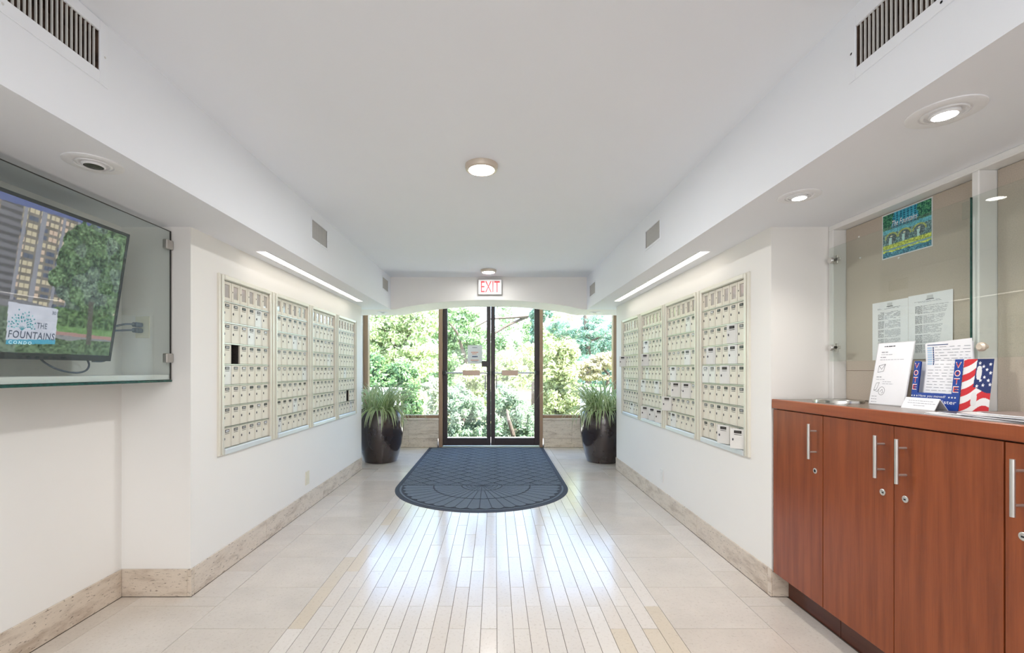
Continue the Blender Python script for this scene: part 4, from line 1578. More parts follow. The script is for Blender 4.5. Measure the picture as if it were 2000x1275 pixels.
def star(mbx, cy, cz, r, xfn, mi=0):
    P = []
    for k in range(10):
        a = PI / 2 + k * PI / 5
        rr = r if k % 2 == 0 else r * 0.42
        P.append((cy - rr * math.cos(a), cz + rr * math.sin(a)))
    n = len(mbx.v)
    mbx.v += [(xfn(q[1]), q[0], q[1]) for q in P] + [(xfn(cz), cy, cz)]
    for k in range(10):
        mbx.f.append((n + k, n + (k + 1) % 10, n + 10)); mbx.mi.append(mi)
for k in range(3):
    star(lw, 1.888 - 0.011 * k, 1.1045, 0.0045, lambda z: vx(z) - 0.0007)
    star(lw, 1.734 - 0.0115 * k, 1.1045, 0.0045, lambda z: vx(z) - 0.0007)
put('white_letters', lw, M['white'], vd)
# flag side panel: angled out beside the front panel, printed with stripes and stars
fa = Vector((vx(vz0) + 0.004, vy1, vz0))
fb = Vector((1.775, 1.640, vz0))
fu = (fb - fa); fw_ = fu.length; fu = fu.normalized()
def flag_fn(a, b):
    n = len(a)
    wave = b * 7.2 - 3.6 * a + 2.0 * a * a + 0.35 * np.sin(a * 6.0)
    out = np.where((np.floor(wave) % 2 == 0)[:, None], C(208, 40, 48), C(236, 234, 234))
    canton = (a > 0.44 - 0.10 * (1 - b) * 0 + 0.10 * (b - 0.9)) & (b > 0.42 + 0.06 * np.sin(a * 5))
    out[canton] = C(24, 44, 104)
    for (sx_, sy_) in ((0.55, 0.92), (0.68, 0.86), (0.80, 0.80), (0.93, 0.74), (0.74, 0.66), (0.62, 0.60), (0.88, 0.60), (0.56, 0.74), (0.72, 0.51), (0.90, 0.90), (0.52, 0.49), (0.95, 0.52)):
        dx, dy = (a - sx_) * 0.62, (b - sy_)
        ang = np.arctan2(dx, dy); r = np.hypot(dx, dy)
        lim = 0.032 * (0.46 + 0.54 * np.abs(np.cos(2.5 * ang)) ** 2.0)
        out[(r < lim) & canton] = C(240, 240, 244)
    # white die-cut tongues
    for (hx, hy, rx, ry) in ((0.55, 0.74, 0.085, 0.13), (0.46, 0.24, 0.10, 0.13)):
        m = (np.abs((a - hx) / rx) ** 3 + np.abs((b - hy) / ry) ** 3) < 1
        out[m] = C(226, 226, 226)
    return out
picture('flag_panel', tuple(fa), tuple(fu), tuple(up), fw_, (vz1 - vz0) / up.z, 90, 120, flag_fn, M['print'], vd)
b = MB()
nrm = Vector((-fu.y, fu.x, 0)) * -1
if nrm.y < 0:
    nrm = -nrm
o0 = fa + nrm * 0.0006; o1 = fb + nrm * 0.0006; o2 = fb + nrm * 0.0022; o3 = fa + nrm * 0.0022
n_ = len(b.v)
lean_ = Vector((vxt - vxb, 0, vz1 - vz0))
b.v += [tuple(q) for q in (o0, o1, o2, o3)] + [tuple(q + lean_) for q in (o0, o1, o2, o3)]
for q in ((0, 3, 2, 1), (4, 5, 6, 7), (0, 1, 5, 4), (1, 2, 6, 5), (2, 3, 7, 6), (3, 0, 4, 7)):
    b.f.append(tuple(n_ + i for i in q)); b.mi.append(0)
put('flag_backing', b, M['card'], vd)
# forms standing in the dispenser
for k in range(3):
    d0 = 0.0205 + 0.0022 * k
    sft = (0.0, 0.006, -0.004)[k]
    fz1 = (1.322, 1.318, 1.312)[k]
    ya, yb = 1.862 + sft, 1.682 + sft * 0.3
    b = MB()
    P = []
    tilt = 0.030
    fzb = CT + 0.002
    vb = [(vx(fzb) + d0, ya + 0.0, fzb), (vx(fzb) + d0, yb, fzb), (vx(1.245) + d0, yb, 1.245), (vx(1.245) + d0, ya, 1.245)]
    vb2 = [(vx(1.245) + d0, ya, 1.245), (vx(1.245) + d0, yb, 1.245), (min(1.7606 + 0.0024 * k, vx(fz1) + d0), yb - 0.0, fz1 + 0.006), (min(1.7606 + 0.0024 * k, vx(fz1) + d0), ya, fz1 - 0.004)]
    b.quad(vb); b.quad(vb2)
    o = put('form_sheet', b, M['paper'], None, origin=(vx(CT) + d0, 1.78, CT))
    tag(o, ('printed registration form in the VOTE dispenser, frontmost', 'printed registration form in the VOTE dispenser, middle of three', 'printed registration form in the VOTE dispenser, rearmost')[k], 'form', 'forms in the dispenser')
    if k == 0:
        p = MB()
        fx = lambda z: (vx(z) + d0 if z <= 1.245 else (vx(1.245) + d0 + (min(1.7606 + 0.0024 * k, vx(fz1) + d0) - vx(1.245) - d0) * (z - 1.245) / (fz1 - 1.245))) - 0.0006
        def q4(ya_, yb_, za_, zb_, mi):
            p.quad([(fx(za_), ya_, za_), (fx(za_), yb_, za_), (fx(zb_), yb_, zb_), (fx(zb_), ya_, zb_)], mi)
        yl = ya - 0.006
        for r in range(17):
            z = 1.300 - r * 0.0115
            if z < 1.246 and z + 0.008 > 1.246:
                z = 1.2465
            y = yl - (0.030 if r < 8 else 0.004)
            while y > yb + 0.010:
                w = rnd.uniform(0.008, 0.03)
                q4(y, max(yb + 0.006, y - w), z, z + 0.0016, 0)
                y -= w + rnd.uniform(0.003, 0.014)
        q4(yl, yl - 0.085, 1.308, 1.311, 1)
        for r in range(8):
            q4(yl + 0.001, yl - 0.019, 1.295 - r * 0.0092, 1.301 - r * 0.0092, 2)
            q4(yl - 0.022, yl - 0.0265, 1.2935 - r * 0.0092, 1.3015 - r * 0.0092, 1)
        put('print', p, [M['ink'], M['inkblue'], M['inkpale']], o)

# magazines lying at the front of the counter
mag_cols = [rgb(236, 236, 236), rgb(54, 52, 56), rgb(232, 230, 228), rgb(150, 132, 128)]
mag_lab = ['white magazine at bottom of the pile on counter', 'dark-covered magazine second in the counter pile', 'white magazine third in the counter pile', 'magazine with brownish cover on top of counter pile']
for k in range(4):
    m_c = plain('magazine_cover', mag_cols[k], 0.3, noise=0.25 if k in (1, 3) else 0.03, nscale=35)
    cx, cy = 1.617 + 0.012 * k, 1.455 - 0.045 * k + (0.02 if k == 1 else 0)
    root = thing('magazine', mag_lab[k], 'magazine', (cx, cy, CT + (0, 0.0056, 0.0100, 0.0144)[k]), 'magazines on the counter')
    root.rotation_euler = (0, 0, math.radians((4, -6, 8, -3)[k]))
    b = MB()
    L_, W_ = 0.30, 0.205
    K = 8
    for i in range(K):                          # gently curling cover along its near edge
        y0_, y1_ = -L_ / 2 + L_ * i / K, -L_ / 2 + L_ * (i + 1) / K
        c0, c1 = 0.0008 * (2 * i / K - 1) ** 4, 0.004 * (2 * (i + 1) / K - 1) ** 4
        b.quad([(-W_ / 2, y0_, 0.0032 + c0), (W_ / 2, y0_, 0.0032 + c0 * 0.3), (W_ / 2, y1_, 0.0032 + c1 * 0.3), (-W_ / 2, y1_, 0.0032 + c1)])
    o1_ = inst('cover', b.mesh('cover', m_c), root)
    o2_ = inst('pages', MB().box(-W_ / 2, W_ / 2, -L_ / 2, L_ / 2, 0.0002, 0.0031).mesh('pages', M['paper']), root)

# ------------------------------------------------------------------ television in its glass case
GX = -1.731
dc = thing('display_case', 'green-tinted glass case around the television in left alcove', 'glass case', (GX, 1.5, 1.15))
put('front_pane', MB().box(GX - 0.003, GX + 0.003, 0.35, 2.428, 1.158, 1.9457), M['tvglass'], dc)
put('pane_edge', MB().box(GX - 0.0035, GX + 0.0035, 2.428, 2.431, 1.158, 1.9457), M['carddark'], dc)
put('top_edge', MB().box(GX - 0.0035, GX + 0.0035, 0.35, 2.431, 1.9457, 1.9475), M['carddark'], dc)
put('glass_shelf', MB().cbox(XAL, GX + 0.004, 0.35, 2.436, 1.1455, 1.1565, 0.001), M['glassedge'], dc)
put('shelf_board', MB().cbox(XAL, GX - 0.006, 0.35, 2.438, 1.1575, 1.184, 0.001), M['trimwhite'], dc)
for z in (1.872, 1.272):
    put('clip', MB().cbox(GX - 0.012, GX + 0.012, 2.386, 2.437, z - 0.024, z + 0.024, 0.003), M['steel'], dc)

TZ0, TZ1, TXT, TXB, TYR, TYL = 1.251, 1.858, -1.752, -1.845, 2.187, 1.097
tv = thing('television', 'large television tilted forward showing an apartment tower and sign', 'television', (-1.90, 1.64, TZ0))
tu = Vector((0, 1, 0)); tvv = Vector((TXT - TXB, 0, TZ1 - TZ0)); TH = tvv.length; tvv.normalize()
tn = Vector((tvv.z, 0, -tvv.x))              # room side
def tq(a, b, d):
    return Vector((TXB, TYL, TZ0)) + tu * a + tvv * b + tn * d
def tbox(mb, a0, a1, b0, b1, d0, d1):
    n = len(mb.v)
    mb.v += [tuple(tq(a, b, d)) for d in (d0, d1) for a, b in ((a0, b0), (a1, b0), (a1, b1), (a0, b1))]
    for q in ((0, 3, 2, 1), (4, 5, 6, 7), (0, 1, 5, 4), (1, 2, 6, 5), (2, 3, 7, 6), (3, 0, 4, 7)):
        mb.f.append(tuple(n + i for i in q)); mb.mi.append(0)
    return mb
TW = TYR - TYL
be, bb_ = 0.014, 0.026
b = MB()
tbox(b, 0, TW, TH - be, TH, -0.02, 0); tbox(b, 0, TW, 0, bb_, -0.02, 0)
tbox(b, 0, be, bb_, TH - be, -0.02, 0); tbox(b, TW - be, TW, bb_, TH - be, -0.02, 0)
put('bezel', b, M['tvbody'], tv)
put('back_shell', tbox(MB(), 0.004, TW - 0.004, 0.004, TH - 0.004, -0.045, -0.02), M['tvbody'], tv)
put('wall_bracket', MB().box(XAL, -1.86, 1.5, 1.8, 1.5, 1.7), M['black'], tv)
put('brand_name', text_mb('Polaroid', tuple(tq(TW * 0.462, 0.008, 0.0004)), tuple(tu), tuple(tvv), 0.075, 0.012), M['card'], tv)
SCW, SCH = TW - 2 * be, TH - be - bb_

def tv_px(a, b):
    """photo pixel that each screen point falls on (only to lay the picture out)"""
    A = be + a * SCW; B = bb_ + b * SCH
    X = TXB + tvv.x * B; Y = TYL + A; Z = TZ0 + tvv.z * B
    return 967 + 890 * X / Y, 722 - 890 * (Z - H) / Y

def tv_fn(a, b):
    px, py = tv_px(a, b)
    n = len(a)
    n1, n2, n3 = nz2(a * 1.8, b, 24, 11), nz2(a * 1.8, b, 70, 12), nz2(a * 1.8, b, 9, 13)
    out = np.tile(C(88, 98, 150), (n, 1))                       # evening sky
    out += np.outer(b - 0.8, C(-40, -30, 20))
    # tower: top edge climbs to the right in the photo
    fl = b * 20.0 + a * 1.2                                     # floors
    fy = fl % 1.0
    tower = (b < 0.965 - (0.60 - a) * 0.10) & (a < 0.80)
    face = np.tile(C(122, 112, 104), (n, 1)) + np.outer(n1 - 0.5, C(22, 22, 22))
    spand = fy < 0.42
    cols = (a * 26.0) % 1.0
    bay = np.floor(a * 26.0) * 7.13 + np.floor(fl) * 3.71
    rnd_ = np.abs(np.sin(bay * 12.9898) * 43758.5453) % 1.0
    win = (~spand) & (cols > 0.10) & (cols < 0.92)
    face[win & (rnd_ > 0.32)] = C(196, 178, 146)
    face[win & (rnd_ > 0.72)] = C(206, 172, 150)
    face[win & (rnd_ <= 0.32)] = C(84, 92, 118)
    mull = win & (np.abs(cols - 0.5) < 0.07)
    face[mull] *= 0.82
    # dark balcony stacks and pale ribs
    bal = (a > 0.485) & (a < 0.555)
    bl = np.tile(C(84, 80, 86), (n, 1)); bl[fy < 0.55] = C(112, 108, 118)
    face[bal] = bl[bal]
    for rx in (0.563, 0.628, 0.705, 0.765):
        m = np.abs(a - rx - 0.010 * (b - 0.5)) < (0.006 if rx != 0.628 else 0.009)
        face[m] = C(136, 134, 148)
    out[tower] = face[tower]
    # big tree on the right
    tcx, tcy = 0.895, 0.62
    rad = np.hypot((a - tcx) / 0.205, (b - tcy) / 0.44) + (n3 - 0.5) * 0.35 + (n1 - 0.5) * 0.18
    leaf = (rad < 0.98) | ((a > 0.86) & (b > 0.40) & (b < 0.95))
    lf = C(74, 104, 66) + np.outer(n2 - 0.5, C(72, 86, 60)) + np.outer(n1 - 0.5, C(50, 56, 36)) + np.outer((n3 > 0.62) * 1.0, C(14, 6, 26))
    lf = lf + np.outer(np.random.RandomState(3).rand(n) - 0.5, C(70, 74, 62))
    out[leaf] = lf[leaf]
    # low wing with windows behind the trunk
    wing = (b > 0.235) & (b < 0.40) & (a > 0.80) & (rad > 0.90)
    wg = np.tile(C(118, 108, 108), (n, 1))
    wr = ((b - 0.235) * 24) % 1.0; wc = (a * 34) % 1.0
    wg[(wr > 0.45) & (wc > 0.15) & (wc < 0.85)] = C(206, 184, 150)
    out[wing] = wg[wing]
    # shrubs, lawn, kerb, road, hedge
    sh_ = (b < 0.30 + 0.05 * n3) & (a > 0.69)
    out[sh_] = (C(72, 106, 60) + np.outer(n2 - 0.5, C(80, 90, 60)))[sh_]
    lawn = (b < 0.205) & (b > 0.135 - (1 - a) * 0.0) & (a > 0.72)
    out[lawn] = (C(104, 148, 80) + np.outer(n2 - 0.5, C(30, 36, 26)))[lawn]
    kerb = (np.abs(b - (0.155 - 0.05 * (a - 0.72))) < 0.013) & (a > 0.66)
    out[kerb] = C(168, 120, 116)
    road = (b < 0.142 - 0.05 * (a - 0.72)) & (a > 0.64)
    out[road] = C(128, 128, 132)
    hedge = (b < 0.10 + 0.025 * n3) & (a > 0.60)
    out[hedge] = (C(78, 106, 70) + np.outer(n2 - 0.5, C(76, 84, 66)))[hedge]
    trunk = (np.abs(a - 0.885 + 0.05 * (b - 0.2)) < 0.012) & (b < 0.42) & (b > 0.08)
    out[trunk] = C(88, 84, 78)
    left = (b < 0.30) & (a <= 0.60)
    out[left] = (C(84, 104, 84) + np.outer(n2 - 0.5, C(70, 70, 60)))[left]
    # sign board in the picture
    roof = (b < 0.355 - np.abs(a - 0.60) * 0.25) & (b > 0.30) & (a < 0.72)
    out[roof] = C(110, 108, 120)
    sg = (px > 12 + (672 - py) * 0.07) & (px < 108 + (671 - py) * 0.10) & (py > 589 + (px - 18) * 0.155) & (py < 672)
    out[sg] = (C(190, 190, 204) + np.outer(n1 - 0.5, C(14, 14, 14)))[sg]
    bandm = sg & (py > 663)
    out[bandm] = C(70, 150, 178)
    grey = out.mean(1, keepdims=True)
    return grey + (out - grey) * np.where(sg, 1.0, 0.72)[:, None]
picture('screen_picture', tuple(tq(be, bb_, -0.002)), tuple(tu), tuple(tvv), SCW, SCH, 420, 240, tv_fn, M['tvpic'], tv)

def px_to_tv(px, py):
    """screen coordinates (metres) of a point of the picture, by intersecting the screen plane"""
    d = Vector(((px - 967) / 890, 1, (722 - py) / 890))
    o_ = Vector((0, 0, H))
    p0 = tq(0, 0, 0)
    t_ = (p0 - o_).dot(tn) / d.dot(tn)
    w = o_ + d * t_ - p0
    return w.dot(tu), w.dot(tvv)
def tv_text(s, pl, pr, pb, pt, mats, nm, spacing=1.0):
    a0, b0 = px_to_tv(pl, pb)
    a1, _ = px_to_tv(pr, pb)
    _, b1 = px_to_tv(pl, pt)
    put(nm, text_mb(s, tuple(tq(a0, b0, -0.0012)), tuple(tu), tuple(tvv), a1 - a0, b1 - b0, spacing=spacing, bold=0.015), mats, tv)
tv_text('THE', 72, 92, 641, 630, M['tvink'], 'sign_lettering', 1.1)
tv_text('FOUNTAINS', 16, 107, 659, 644, M['tvink'], 'sign_lettering', 1.1)
tv_text('CONDO', 17, 62, 671, 664.5, M['tvwhite'], 'sign_lettering', 1.5)
tv_text('301', 102, 113, 614.5, 607.5, M['tvink'], 'sign_lettering')
# fountain-tree emblem of droplets on the sign
lg = MB()
lr_ = random.Random(4)
cx_, cy_ = px_to_tv(44, 640)
s_px = abs(px_to_tv(45, 640)[0] - cx_)
sv_px = abs(px_to_tv(44, 641)[1] - cy_)
def drop(a, b, ang, L, W, mi):
    n = len(lg.v)
    ca, sa = math.cos(ang), math.sin(ang)
    for (q, w) in ((0, 0), (0.45, 0.5), (0.8, 0.42), (1, 0.0), (0.8, -0.42), (0.45, -0.5)):
        x_, y_ = q * L, w * W
        lg.v.append(tuple(tq(a + (x_ * ca - y_ * sa), b + (x_ * sa + y_ * ca), -0.0012)))
    lg.f.append(tuple(n + k for k in range(6))); lg.mi.append(mi)
for ring, (rr, cnt) in enumerate(((9, 8), (15, 13), (21, 15), (27, 11))):
    for k in range(cnt):
        ang = math.radians(-12 + 204 * (k + 0.5) / cnt) + lr_.gauss(0, 0.05)
        r_ = rr * (1 + lr_.gauss(0, 0.06)) * (0.86 + 0.14 * math.sin(ang))
        drop(cx_ + r_ * s_px * math.cos(ang), cy_ + r_ * sv_px * math.sin(ang) + 2 * sv_px, ang, (5.6 - 0.6 * ring) * s_px, 3.0 * s_px, lr_.choice((0, 0, 1)))
for k in range(5):
    ang = math.radians(50 + 20 * k)
    drop(cx_, cy_ - 6 * sv_px, ang, 11 * s_px, 1.6 * s_px, 0)
put('sign_emblem', lg, [M['tvteal1'], M['tvteal2']], tv)
# cords
def cord(pts, r, nm='cord'):
    P = [Vector(q) for q in pts]
    out = []
    for i in range(len(P) - 1):
        p0, p1, p2, p3 = P[max(i - 1, 0)], P[i], P[i + 1], P[min(i + 2, len(P) - 1)]
        for k in range(6):
            t_ = k / 6
            out.append(0.5 * ((2 * p1) + (p2 - p0) * t_ + (2 * p0 - 5 * p1 + 4 * p2 - p3) * t_ ** 2 + (3 * p1 - p0 - 3 * p2 + p3) * t_ ** 3))
    out.append(P[-1])
    return put(nm, MB().tube(out, r, 8), M['cord'], tv, True)
for zz, z2 in ((1.448, 1.394), (1.418, 1.386)):
    c = cord([(-1.925, 2.12, z2), (-1.915, 2.22, z2 + 0.012), (-1.90, 2.33, zz - 0.006), (-1.893, 2.388, zz)], 0.005)
    put('plug', MB().cbox(-1.908, -1.876, 2.388, 2.433, zz - 0.012, zz + 0.012, 0.005), M['cord'], c)
cord([(-1.93, 1.93, 1.262), (-1.90, 1.93, 1.235), (-1.865, 1.955, 1.208), (-1.85, 2.01, 1.197), (-1.86, 2.07, 1.206), (-1.88, 2.11, 1.232), (-1.90, 2.12, 1.262)], 0.004)
cord([(-1.93, 2.16, 1.285), (-1.915, 2.195, 1.288), (-1.90, 2.225, 1.275), (-1.90, 2.215, 1.252), (-1.92, 2.17, 1.25)], 0.0035)

# ------------------------------------------------------------------ outside
S(put('ground', MB().box(-12, 12, YG + 0.12, 8.35, -0.25, -0.02), M['concrete']))
mb = MB()
gy = [8.3, 8.7, 10, 12, 16, 24, 45]
gz = [-0.15, -0.5, -0.7, -0.9, -1.1, -0.6, 1.5]
for k in range(len(gy) - 1):
    mb.quad([(-30, gy[k], gz[k]), (30, gy[k], gz[k]), (30, gy[k + 1], gz[k + 1]), (-30, gy[k + 1], gz[k + 1])])
S(put('ground_slope', mb, M['garden']))

def parapet(x0, x1, label):
    root = thing('parapet', label, 'low wall', ((x0 + x1) / 2, 8.0, -0.02), 'outdoor parapets')
    put('panel', MB().cbox(x0, x1, 7.96, 8.06, -0.02, 0.845, 0.004), M['parapet'], root)
    put('cap', MB().cbox(x0 - 0.02, x1 + 0.02, 7.92, 8.10, 0.845, 0.895, 0.008), M['parapet'], root)
parapet(-3.3, -1.67, 'low white parapet outside left window behind the planter')
parapet(1.50, 3.3, 'low white parapet outside right window behind the planter')

LM = {
    'pale': leafmat('pale_sunlit_leaf', rgb(132, 160, 108), rgb(176, 194, 144), rgb(214, 222, 184)),
    'mid': leafmat('mid_green_leaf', rgb(84, 124, 80), rgb(118, 154, 106), rgb(156, 184, 134)),
    'dark': leafmat('deep_green_leaf', rgb(60, 100, 66), rgb(88, 134, 84), rgb(128, 166, 104)),
    'yellow': leafmat('yellow_green_leaf', rgb(142, 158, 108), rgb(184, 196, 142), rgb(224, 226, 188)),
    'teal': leafmat('blue_green_needle', rgb(62, 104, 94), rgb(88, 132, 118), rgb(124, 160, 142)),
    'grey': leafmat('silvery_leaf', rgb(108, 138, 120), rgb(144, 170, 150), rgb(182, 200, 180)),
    'white': leafmat('whitish_leaf', rgb(150, 164, 140), rgb(196, 204, 188), rgb(230, 234, 224)),
    'rust': leafmat('brownish_leaf', rgb(140, 134, 104), rgb(172, 164, 132), rgb(202, 196, 164)),
}
def leaves(n, blobs, size, seed, shell=0.45, aspect=0.5):
    r = np.random.RandomState(seed)
    bl = np.array(blobs, dtype=float)
    vol = bl[:, 3] * bl[:, 4] * bl[:, 5]
    w = vol ** 0.72
    # every ellipsoid carries a few dozen twig clumps, so that gaps open between them
    nc = 34
    sub = []
    for q in bl:
        dd = r.normal(size=(nc, 3)); dd /= np.linalg.norm(dd, axis=1)[:, None]
        rr = r.rand(nc) ** 0.4
        sz = q[3:6] * r.uniform(0.20, 0.36, (nc, 1))
        sub.append(np.concatenate([q[:3] + dd * q[3:6] * rr[:, None], sz], 1))
    wsub = np.repeat(w / w.sum() / nc, nc)
    bl = np.concatenate(sub)
    idx = r.choice(len(bl), n, p=wsub / wsub.sum())
    d = r.normal(size=(n, 3)); d /= np.linalg.norm(d, axis=1)[:, None]
    rad = r.rand(n) ** shell
    # clumpy surface
    ph = np.sin(d[:, 0] * 7 + idx) * np.sin(d[:, 2] * 8 + idx * 2.1) * np.sin(d[:, 1] * 6.3 - idx)
    rad = rad * (1 + 0.22 * ph)
    c = bl[idx, :3] + d * bl[idx, 3:6] * rad[:, None]
    nr_ = d * 0.7 + r.normal(size=(n, 3)) * 0.6 + np.array([0, 0, 0.45])
    nr_ /= np.linalg.norm(nr_, axis=1)[:, None]
    tg = np.cross(nr_, r.normal(size=(n, 3))); tg /= np.linalg.norm(tg, axis=1)[:, None]
    bt = np.cross(nr_, tg)
    s = size * r.uniform(0.6, 1.4, n)[:, None]
    v0 = c - tg * s * 0.5
    v1 = c - bt * s * aspect * 0.5 + tg * s * 0.05 + nr_ * s * 0.06
    v2 = c + tg * s * 0.5 - nr_ * s * 0.10
    v3 = c + bt * s * aspect * 0.5 + tg * s * 0.05 + nr_ * s * 0.06
    co = np.stack([v0, v1, v2, v3], 1).reshape(-1, 3)
    return co, np.arange(4 * n).reshape(n, 4)

def at(px, py, Y):
    return ((px - 967) * Y / 890, Y, H - (py - 722) * Y / 890)

def tree(name, label, cat, base, blobs, n, size, mat, seed, trunk=None, branches=(), group=None, aspect=0.5, shell=0.45):
    root = thing(name, label, cat, base, group)
    co, q = leaves(n, blobs, size, seed, shell, aspect)
    me = mesh_np('foliage', co - np.array(base), q, LM[mat])
    o_ = inst('foliage', me, root)
    o_['kind'] = 'stuff'
    if trunk:
        put('trunk', MB().tube(trunk[0], trunk[1], 8), M['bark'], root, True)
    for bpts, br in branches:
        put('branch', MB().tube(bpts, br, 6), M['bark'], root, True)
    return root

def blobs_px(items):
    """(px, py, depth, rx_px, rz_px, ry_m) -> world ellipsoids"""
    out = []
    for (px, py, Y, rx, rz, ry) in items:
        x, y, z = at(px, py, Y)
        out.append((x, y, z, rx * Y / 890, ry, rz * Y / 890))
    return out

G1, G2 = 'shrubs outside the glass', 'trees outside the glass'
b = at(760, 835, 9.3)
tree('shrub', 'round deep green shrub outside left window above the parapet', 'shrub', (b[0], b[1], -0.62),
     blobs_px([(745, 745, 9.3, 48, 48, 0.4), (790, 748, 9.3, 36, 44, 0.38), (715, 735, 9.3, 40, 40, 0.4), (765, 790, 9.3, 56, 40, 0.4), (806, 790, 9.3, 20, 34, 0.3)]), 15000, 0.080, 'dark', 21,
     ([(b[0], b[1], -0.62), (b[0] + 0.05, b[1], 0.2)], [0.06, 0.04]), group=G1)
b = at(850, 840, 10.4)
tree('shrub', 'whitish leaved shrub outside left window beside the door frame', 'shrub', (b[0], b[1], -0.75),
     blobs_px([(848, 760, 10.4, 24, 28, 0.32), (852, 800, 10.4, 28, 26, 0.32), (838, 832, 10.4, 30, 28, 0.32)]), 6500, 0.07, 'white', 22,
     ([(b[0], b[1], -0.75), (b[0], b[1], 0.3)], [0.04, 0.03]), group=G1)
b = at(905, 868, 9.3)
tree('shrub', 'silvery green shrub seen low through the left door pane', 'shrub', (b[0], b[1], -0.62),
     blobs_px([(900, 800, 9.4, 40, 44, 0.4), (930, 830, 9.4, 32, 40, 0.36), (880, 845, 9.3, 34, 36, 0.36), (915, 872, 9.2, 42, 30, 0.36)]), 16000, 0.075, 'grey', 23,
     ([(b[0], b[1], -0.62), (b[0], b[1], 0.4)], [0.05, 0.03]), group=G1, aspect=0.34)
b = at(1004, 870, 10.4)
tree('shrub', 'grey-green shrub with dark leaning stem seen low through the right door pane', 'shrub', (b[0], b[1], -0.75),
     blobs_px([(985, 790, 10.6, 38, 40, 0.4), (1025, 815, 10.6, 34, 42, 0.4), (1034, 862, 10.5, 30, 34, 0.36), (972, 850, 10.5, 26, 38, 0.36), (1000, 880, 10.6, 40, 26, 0.36)]), 14500, 0.085, 'grey', 24,
     ([(b[0], b[1], -0.75), at(1002, 848, 10.0), at(994, 822, 10.0), at(990, 800, 10.3)], [0.06, 0.05, 0.04, 0.02]), group=G1, aspect=0.36)
b = at(1092, 850, 9.3)
tree('shrub', 'tall yellow-green shrub filling the lower half of right window', 'shrub', (b[0], b[1], -0.62),
     blobs_px([(1092, 740, 9.3, 44, 46, 0.4), (1086, 790, 9.3, 36, 44, 0.4), (1118, 785, 9.3, 40, 40, 0.4), (1080, 698, 9.3, 26, 34, 0.36), (1110, 700, 9.3, 20, 40, 0.36), (1088, 832, 9.3, 34, 34, 0.4)]), 20000, 0.075, 'yellow', 25,
     ([(b[0], b[1], -0.62), (b[0], b[1], 0.8)], [0.06, 0.03]), group=G1)
b = at(1005, 800, 12.0)
tree('shrub', 'bright yellow-green bush behind the push bars of right door', 'shrub', (b[0], b[1], -0.9),
     blobs_px([(1000, 725, 12.0, 40, 44, 0.7), (1030, 700, 12.2, 30, 36, 0.6), (975, 760, 12.0, 36, 36, 0.6), (930, 740, 12.2, 40, 40, 0.6)]), 15000, 0.09, 'yellow', 26,
     ([(b[0], b[1], -0.9), (b[0], b[1], 0.6)], [0.06, 0.04]), group=G1)
b = at(1175, 770, 11.5)
tree('shrub', 'low green hedge outside right window beyond the parapet', 'shrub', (b[0], b[1], -0.8),
     blobs_px([(1165, 768, 11.5, 40, 16, 0.4), (1205, 766, 11.5, 40, 16, 0.4), (1175, 800, 11.5, 60, 28, 0.5)]), 8000, 0.08, 'mid', 27,
     ([(b[0], b[1], -0.8), (b[0], b[1], 0.3)], [0.04, 0.03]), group=G1)
b = at(770, 780, 15)
tree('leafy_tree', 'airy pale green tree filling the top of left window', 'tree', (b[0], b[1], -1.0),
     blobs_px([(745, 640, 15, 46, 40, 0.7), (800, 660, 15, 46, 44, 0.7), (840, 620, 15, 30, 34, 0.7), (770, 600, 15, 50, 30, 0.7), (725, 690, 15, 34, 36, 0.7), (820, 705, 14.6, 46, 30, 0.8), (775, 690, 15, 40, 30, 0.7)]), 17000, 0.12, 'pale', 31,
     ([(b[0], b[1], -1.0), at(778, 700, 15), at(772, 600, 15.2), at(768, 540, 15.2)], [0.16, 0.13, 0.09, 0.04]),
     [([at(776, 690, 15), at(800, 650, 15), at(826, 600, 15.1)], [0.07, 0.05, 0.02]), ([at(776, 680, 15), at(745, 640, 15), at(725, 600, 15)], [0.07, 0.05, 0.02])], group=G2)
b = at(905, 790, 19)
tree('leafy_tree', 'mid green tree with thin slanting branches behind the left door', 'tree', (b[0], b[1], -1.0),
     blobs_px([(885, 690, 19, 36, 36, 1.0), (915, 660, 19, 40, 36, 1.0), (870, 640, 19, 30, 40, 1.0), (940, 700, 19, 34, 30, 0.9), (900, 615, 19, 34, 16, 1.0), (870, 730, 19, 34, 30, 0.9)]), 14000, 0.13, 'mid', 32,
     ([(b[0], b[1], -1.0), at(915, 720, 19), at(893, 650, 18.2), at(876, 628, 18)], [0.14, 0.10, 0.05, 0.02]),
     [([at(1045, 616, 16), at(1000, 620, 15.6), at(960, 622, 15.5), at(925, 640, 15.5)], [0.07, 0.05, 0.035, 0.015]),
      ([at(1030, 618, 16), at(990, 636, 15.6), at(965, 652, 15.5), at(945, 668, 15.5)], [0.06, 0.045, 0.03, 0.015])], group=G2)
b = at(1046, 790, 14)
tree('ivy_tree', 'dark ivy-clad trunk behind the right door stile', 'tree', (b[0], b[1], -0.9),
     blobs_px([(1048, 620, 14, 14, 26, 0.3), (1046, 660, 14, 12, 30, 0.3), (1050, 700, 14, 14, 30, 0.3), (1060, 610, 14, 18, 18, 0.3)]), 7000, 0.10, 'teal', 33,
     ([(b[0], b[1], -0.9), at(1048, 680, 14), at(1050, 540, 14)], [0.16, 0.13, 0.10]), group=G2)
b = at(1150, 770, 16)
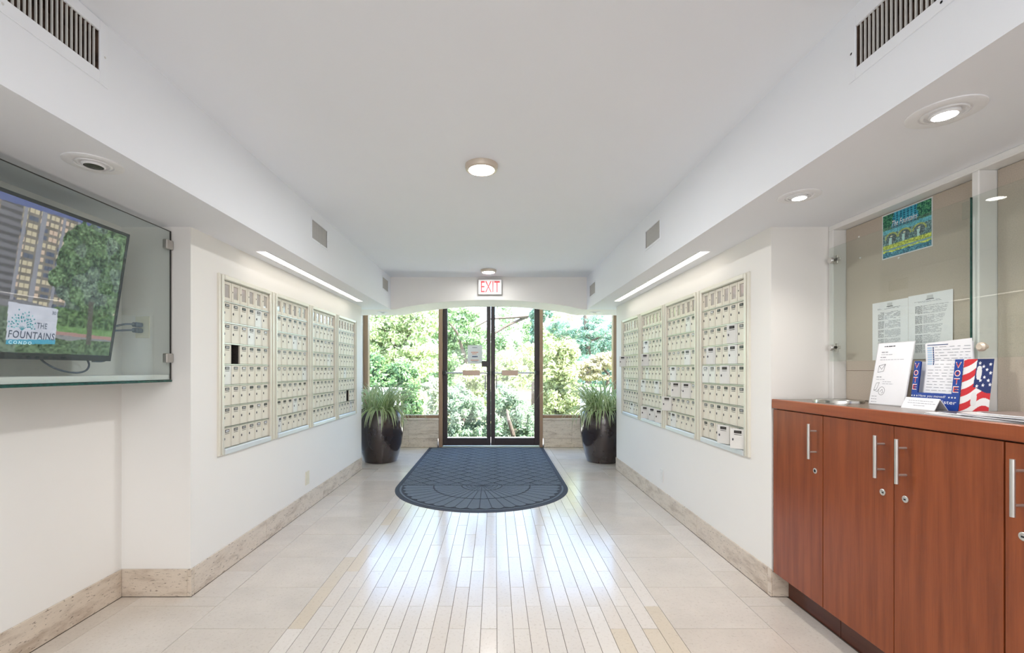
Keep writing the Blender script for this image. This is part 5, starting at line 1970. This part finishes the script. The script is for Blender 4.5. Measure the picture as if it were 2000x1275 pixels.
tree('pine_tree', 'blue-green pine tree in the upper part of right window', 'tree', (b[0], b[1], -0.9),
     blobs_px([(1150, 655, 16, 40, 22, 1.0), (1125, 680, 16, 36, 18, 0.9), (1185, 680, 16, 30, 24, 0.9), (1100, 640, 16.5, 30, 20, 0.9), (1160, 625, 16, 26, 14, 0.8), (1195, 655, 16, 26, 16, 0.8), (1140, 705, 15.6, 40, 12, 0.8)]), 16000, 0.14, 'teal', 34,
     ([(b[0], b[1], -0.9), at(1149, 690, 16), at(1142, 600, 16)], [0.14, 0.10, 0.06]),
     [([at(1149, 690, 16), at(1120, 670, 16), at(1095, 655, 16)], [0.05, 0.035, 0.015]), ([at(1148, 670, 16), at(1178, 655, 16), at(1196, 640, 16)], [0.05, 0.035, 0.015])], group=G2, aspect=0.16)
b = at(1180, 780, 14)
tree('leafy_tree', 'thin brownish tree outside right window under the pine', 'tree', (b[0], b[1], -0.9),
     blobs_px([(1150, 715, 14, 34, 12, 0.7), (1185, 705, 14, 30, 18, 0.7), (1160, 735, 14, 30, 8, 0.6), (1120, 720, 14, 22, 14, 0.6)]), 7500, 0.09, 'rust', 35,
     ([(b[0], b[1], -0.9), at(1188, 730, 14), at(1160, 700, 14)], [0.07, 0.05, 0.02]), group=G2)
# woodland further off
for k, (px, py, Y, rx, rz, m, lb) in enumerate([
        (690, 655, 25, 105, 105, 'pale', 'distant pale green tree far left beyond the garden'),
        (855, 675, 31, 84, 104, 'mid', 'distant green tree beyond the left door'),
        (995, 682, 37, 74, 92, 'mid', 'distant green tree beyond the right door'),
        (1098, 672, 30, 56, 80, 'pale', 'distant pale tree beyond the right window'),
        (1240, 690, 25, 95, 88, 'teal', 'distant blue-green tree far right beyond the garden')]):
    b = at(px, 790, Y)
    tree('distant_tree', lb, 'tree', (b[0], b[1], gz[5] - 0.3),
         blobs_px([(px, py, Y, rx, rz, 1.9), (px - rx * 0.6, py + rz * 0.5, Y, rx * 0.7, rz * 0.7, 1.9), (px + rx * 0.6, py + rz * 0.5, Y, rx * 0.7, rz * 0.7, 1.9), (px, py + rz * 1.0, Y, rx, rz * 0.6, 1.5)]),
         16000, 0.26, m, 60 + k, ([(b[0], b[1], gz[5] - 0.3), at(px, py, Y)], [0.25, 0.12]), group='trees beyond the garden')
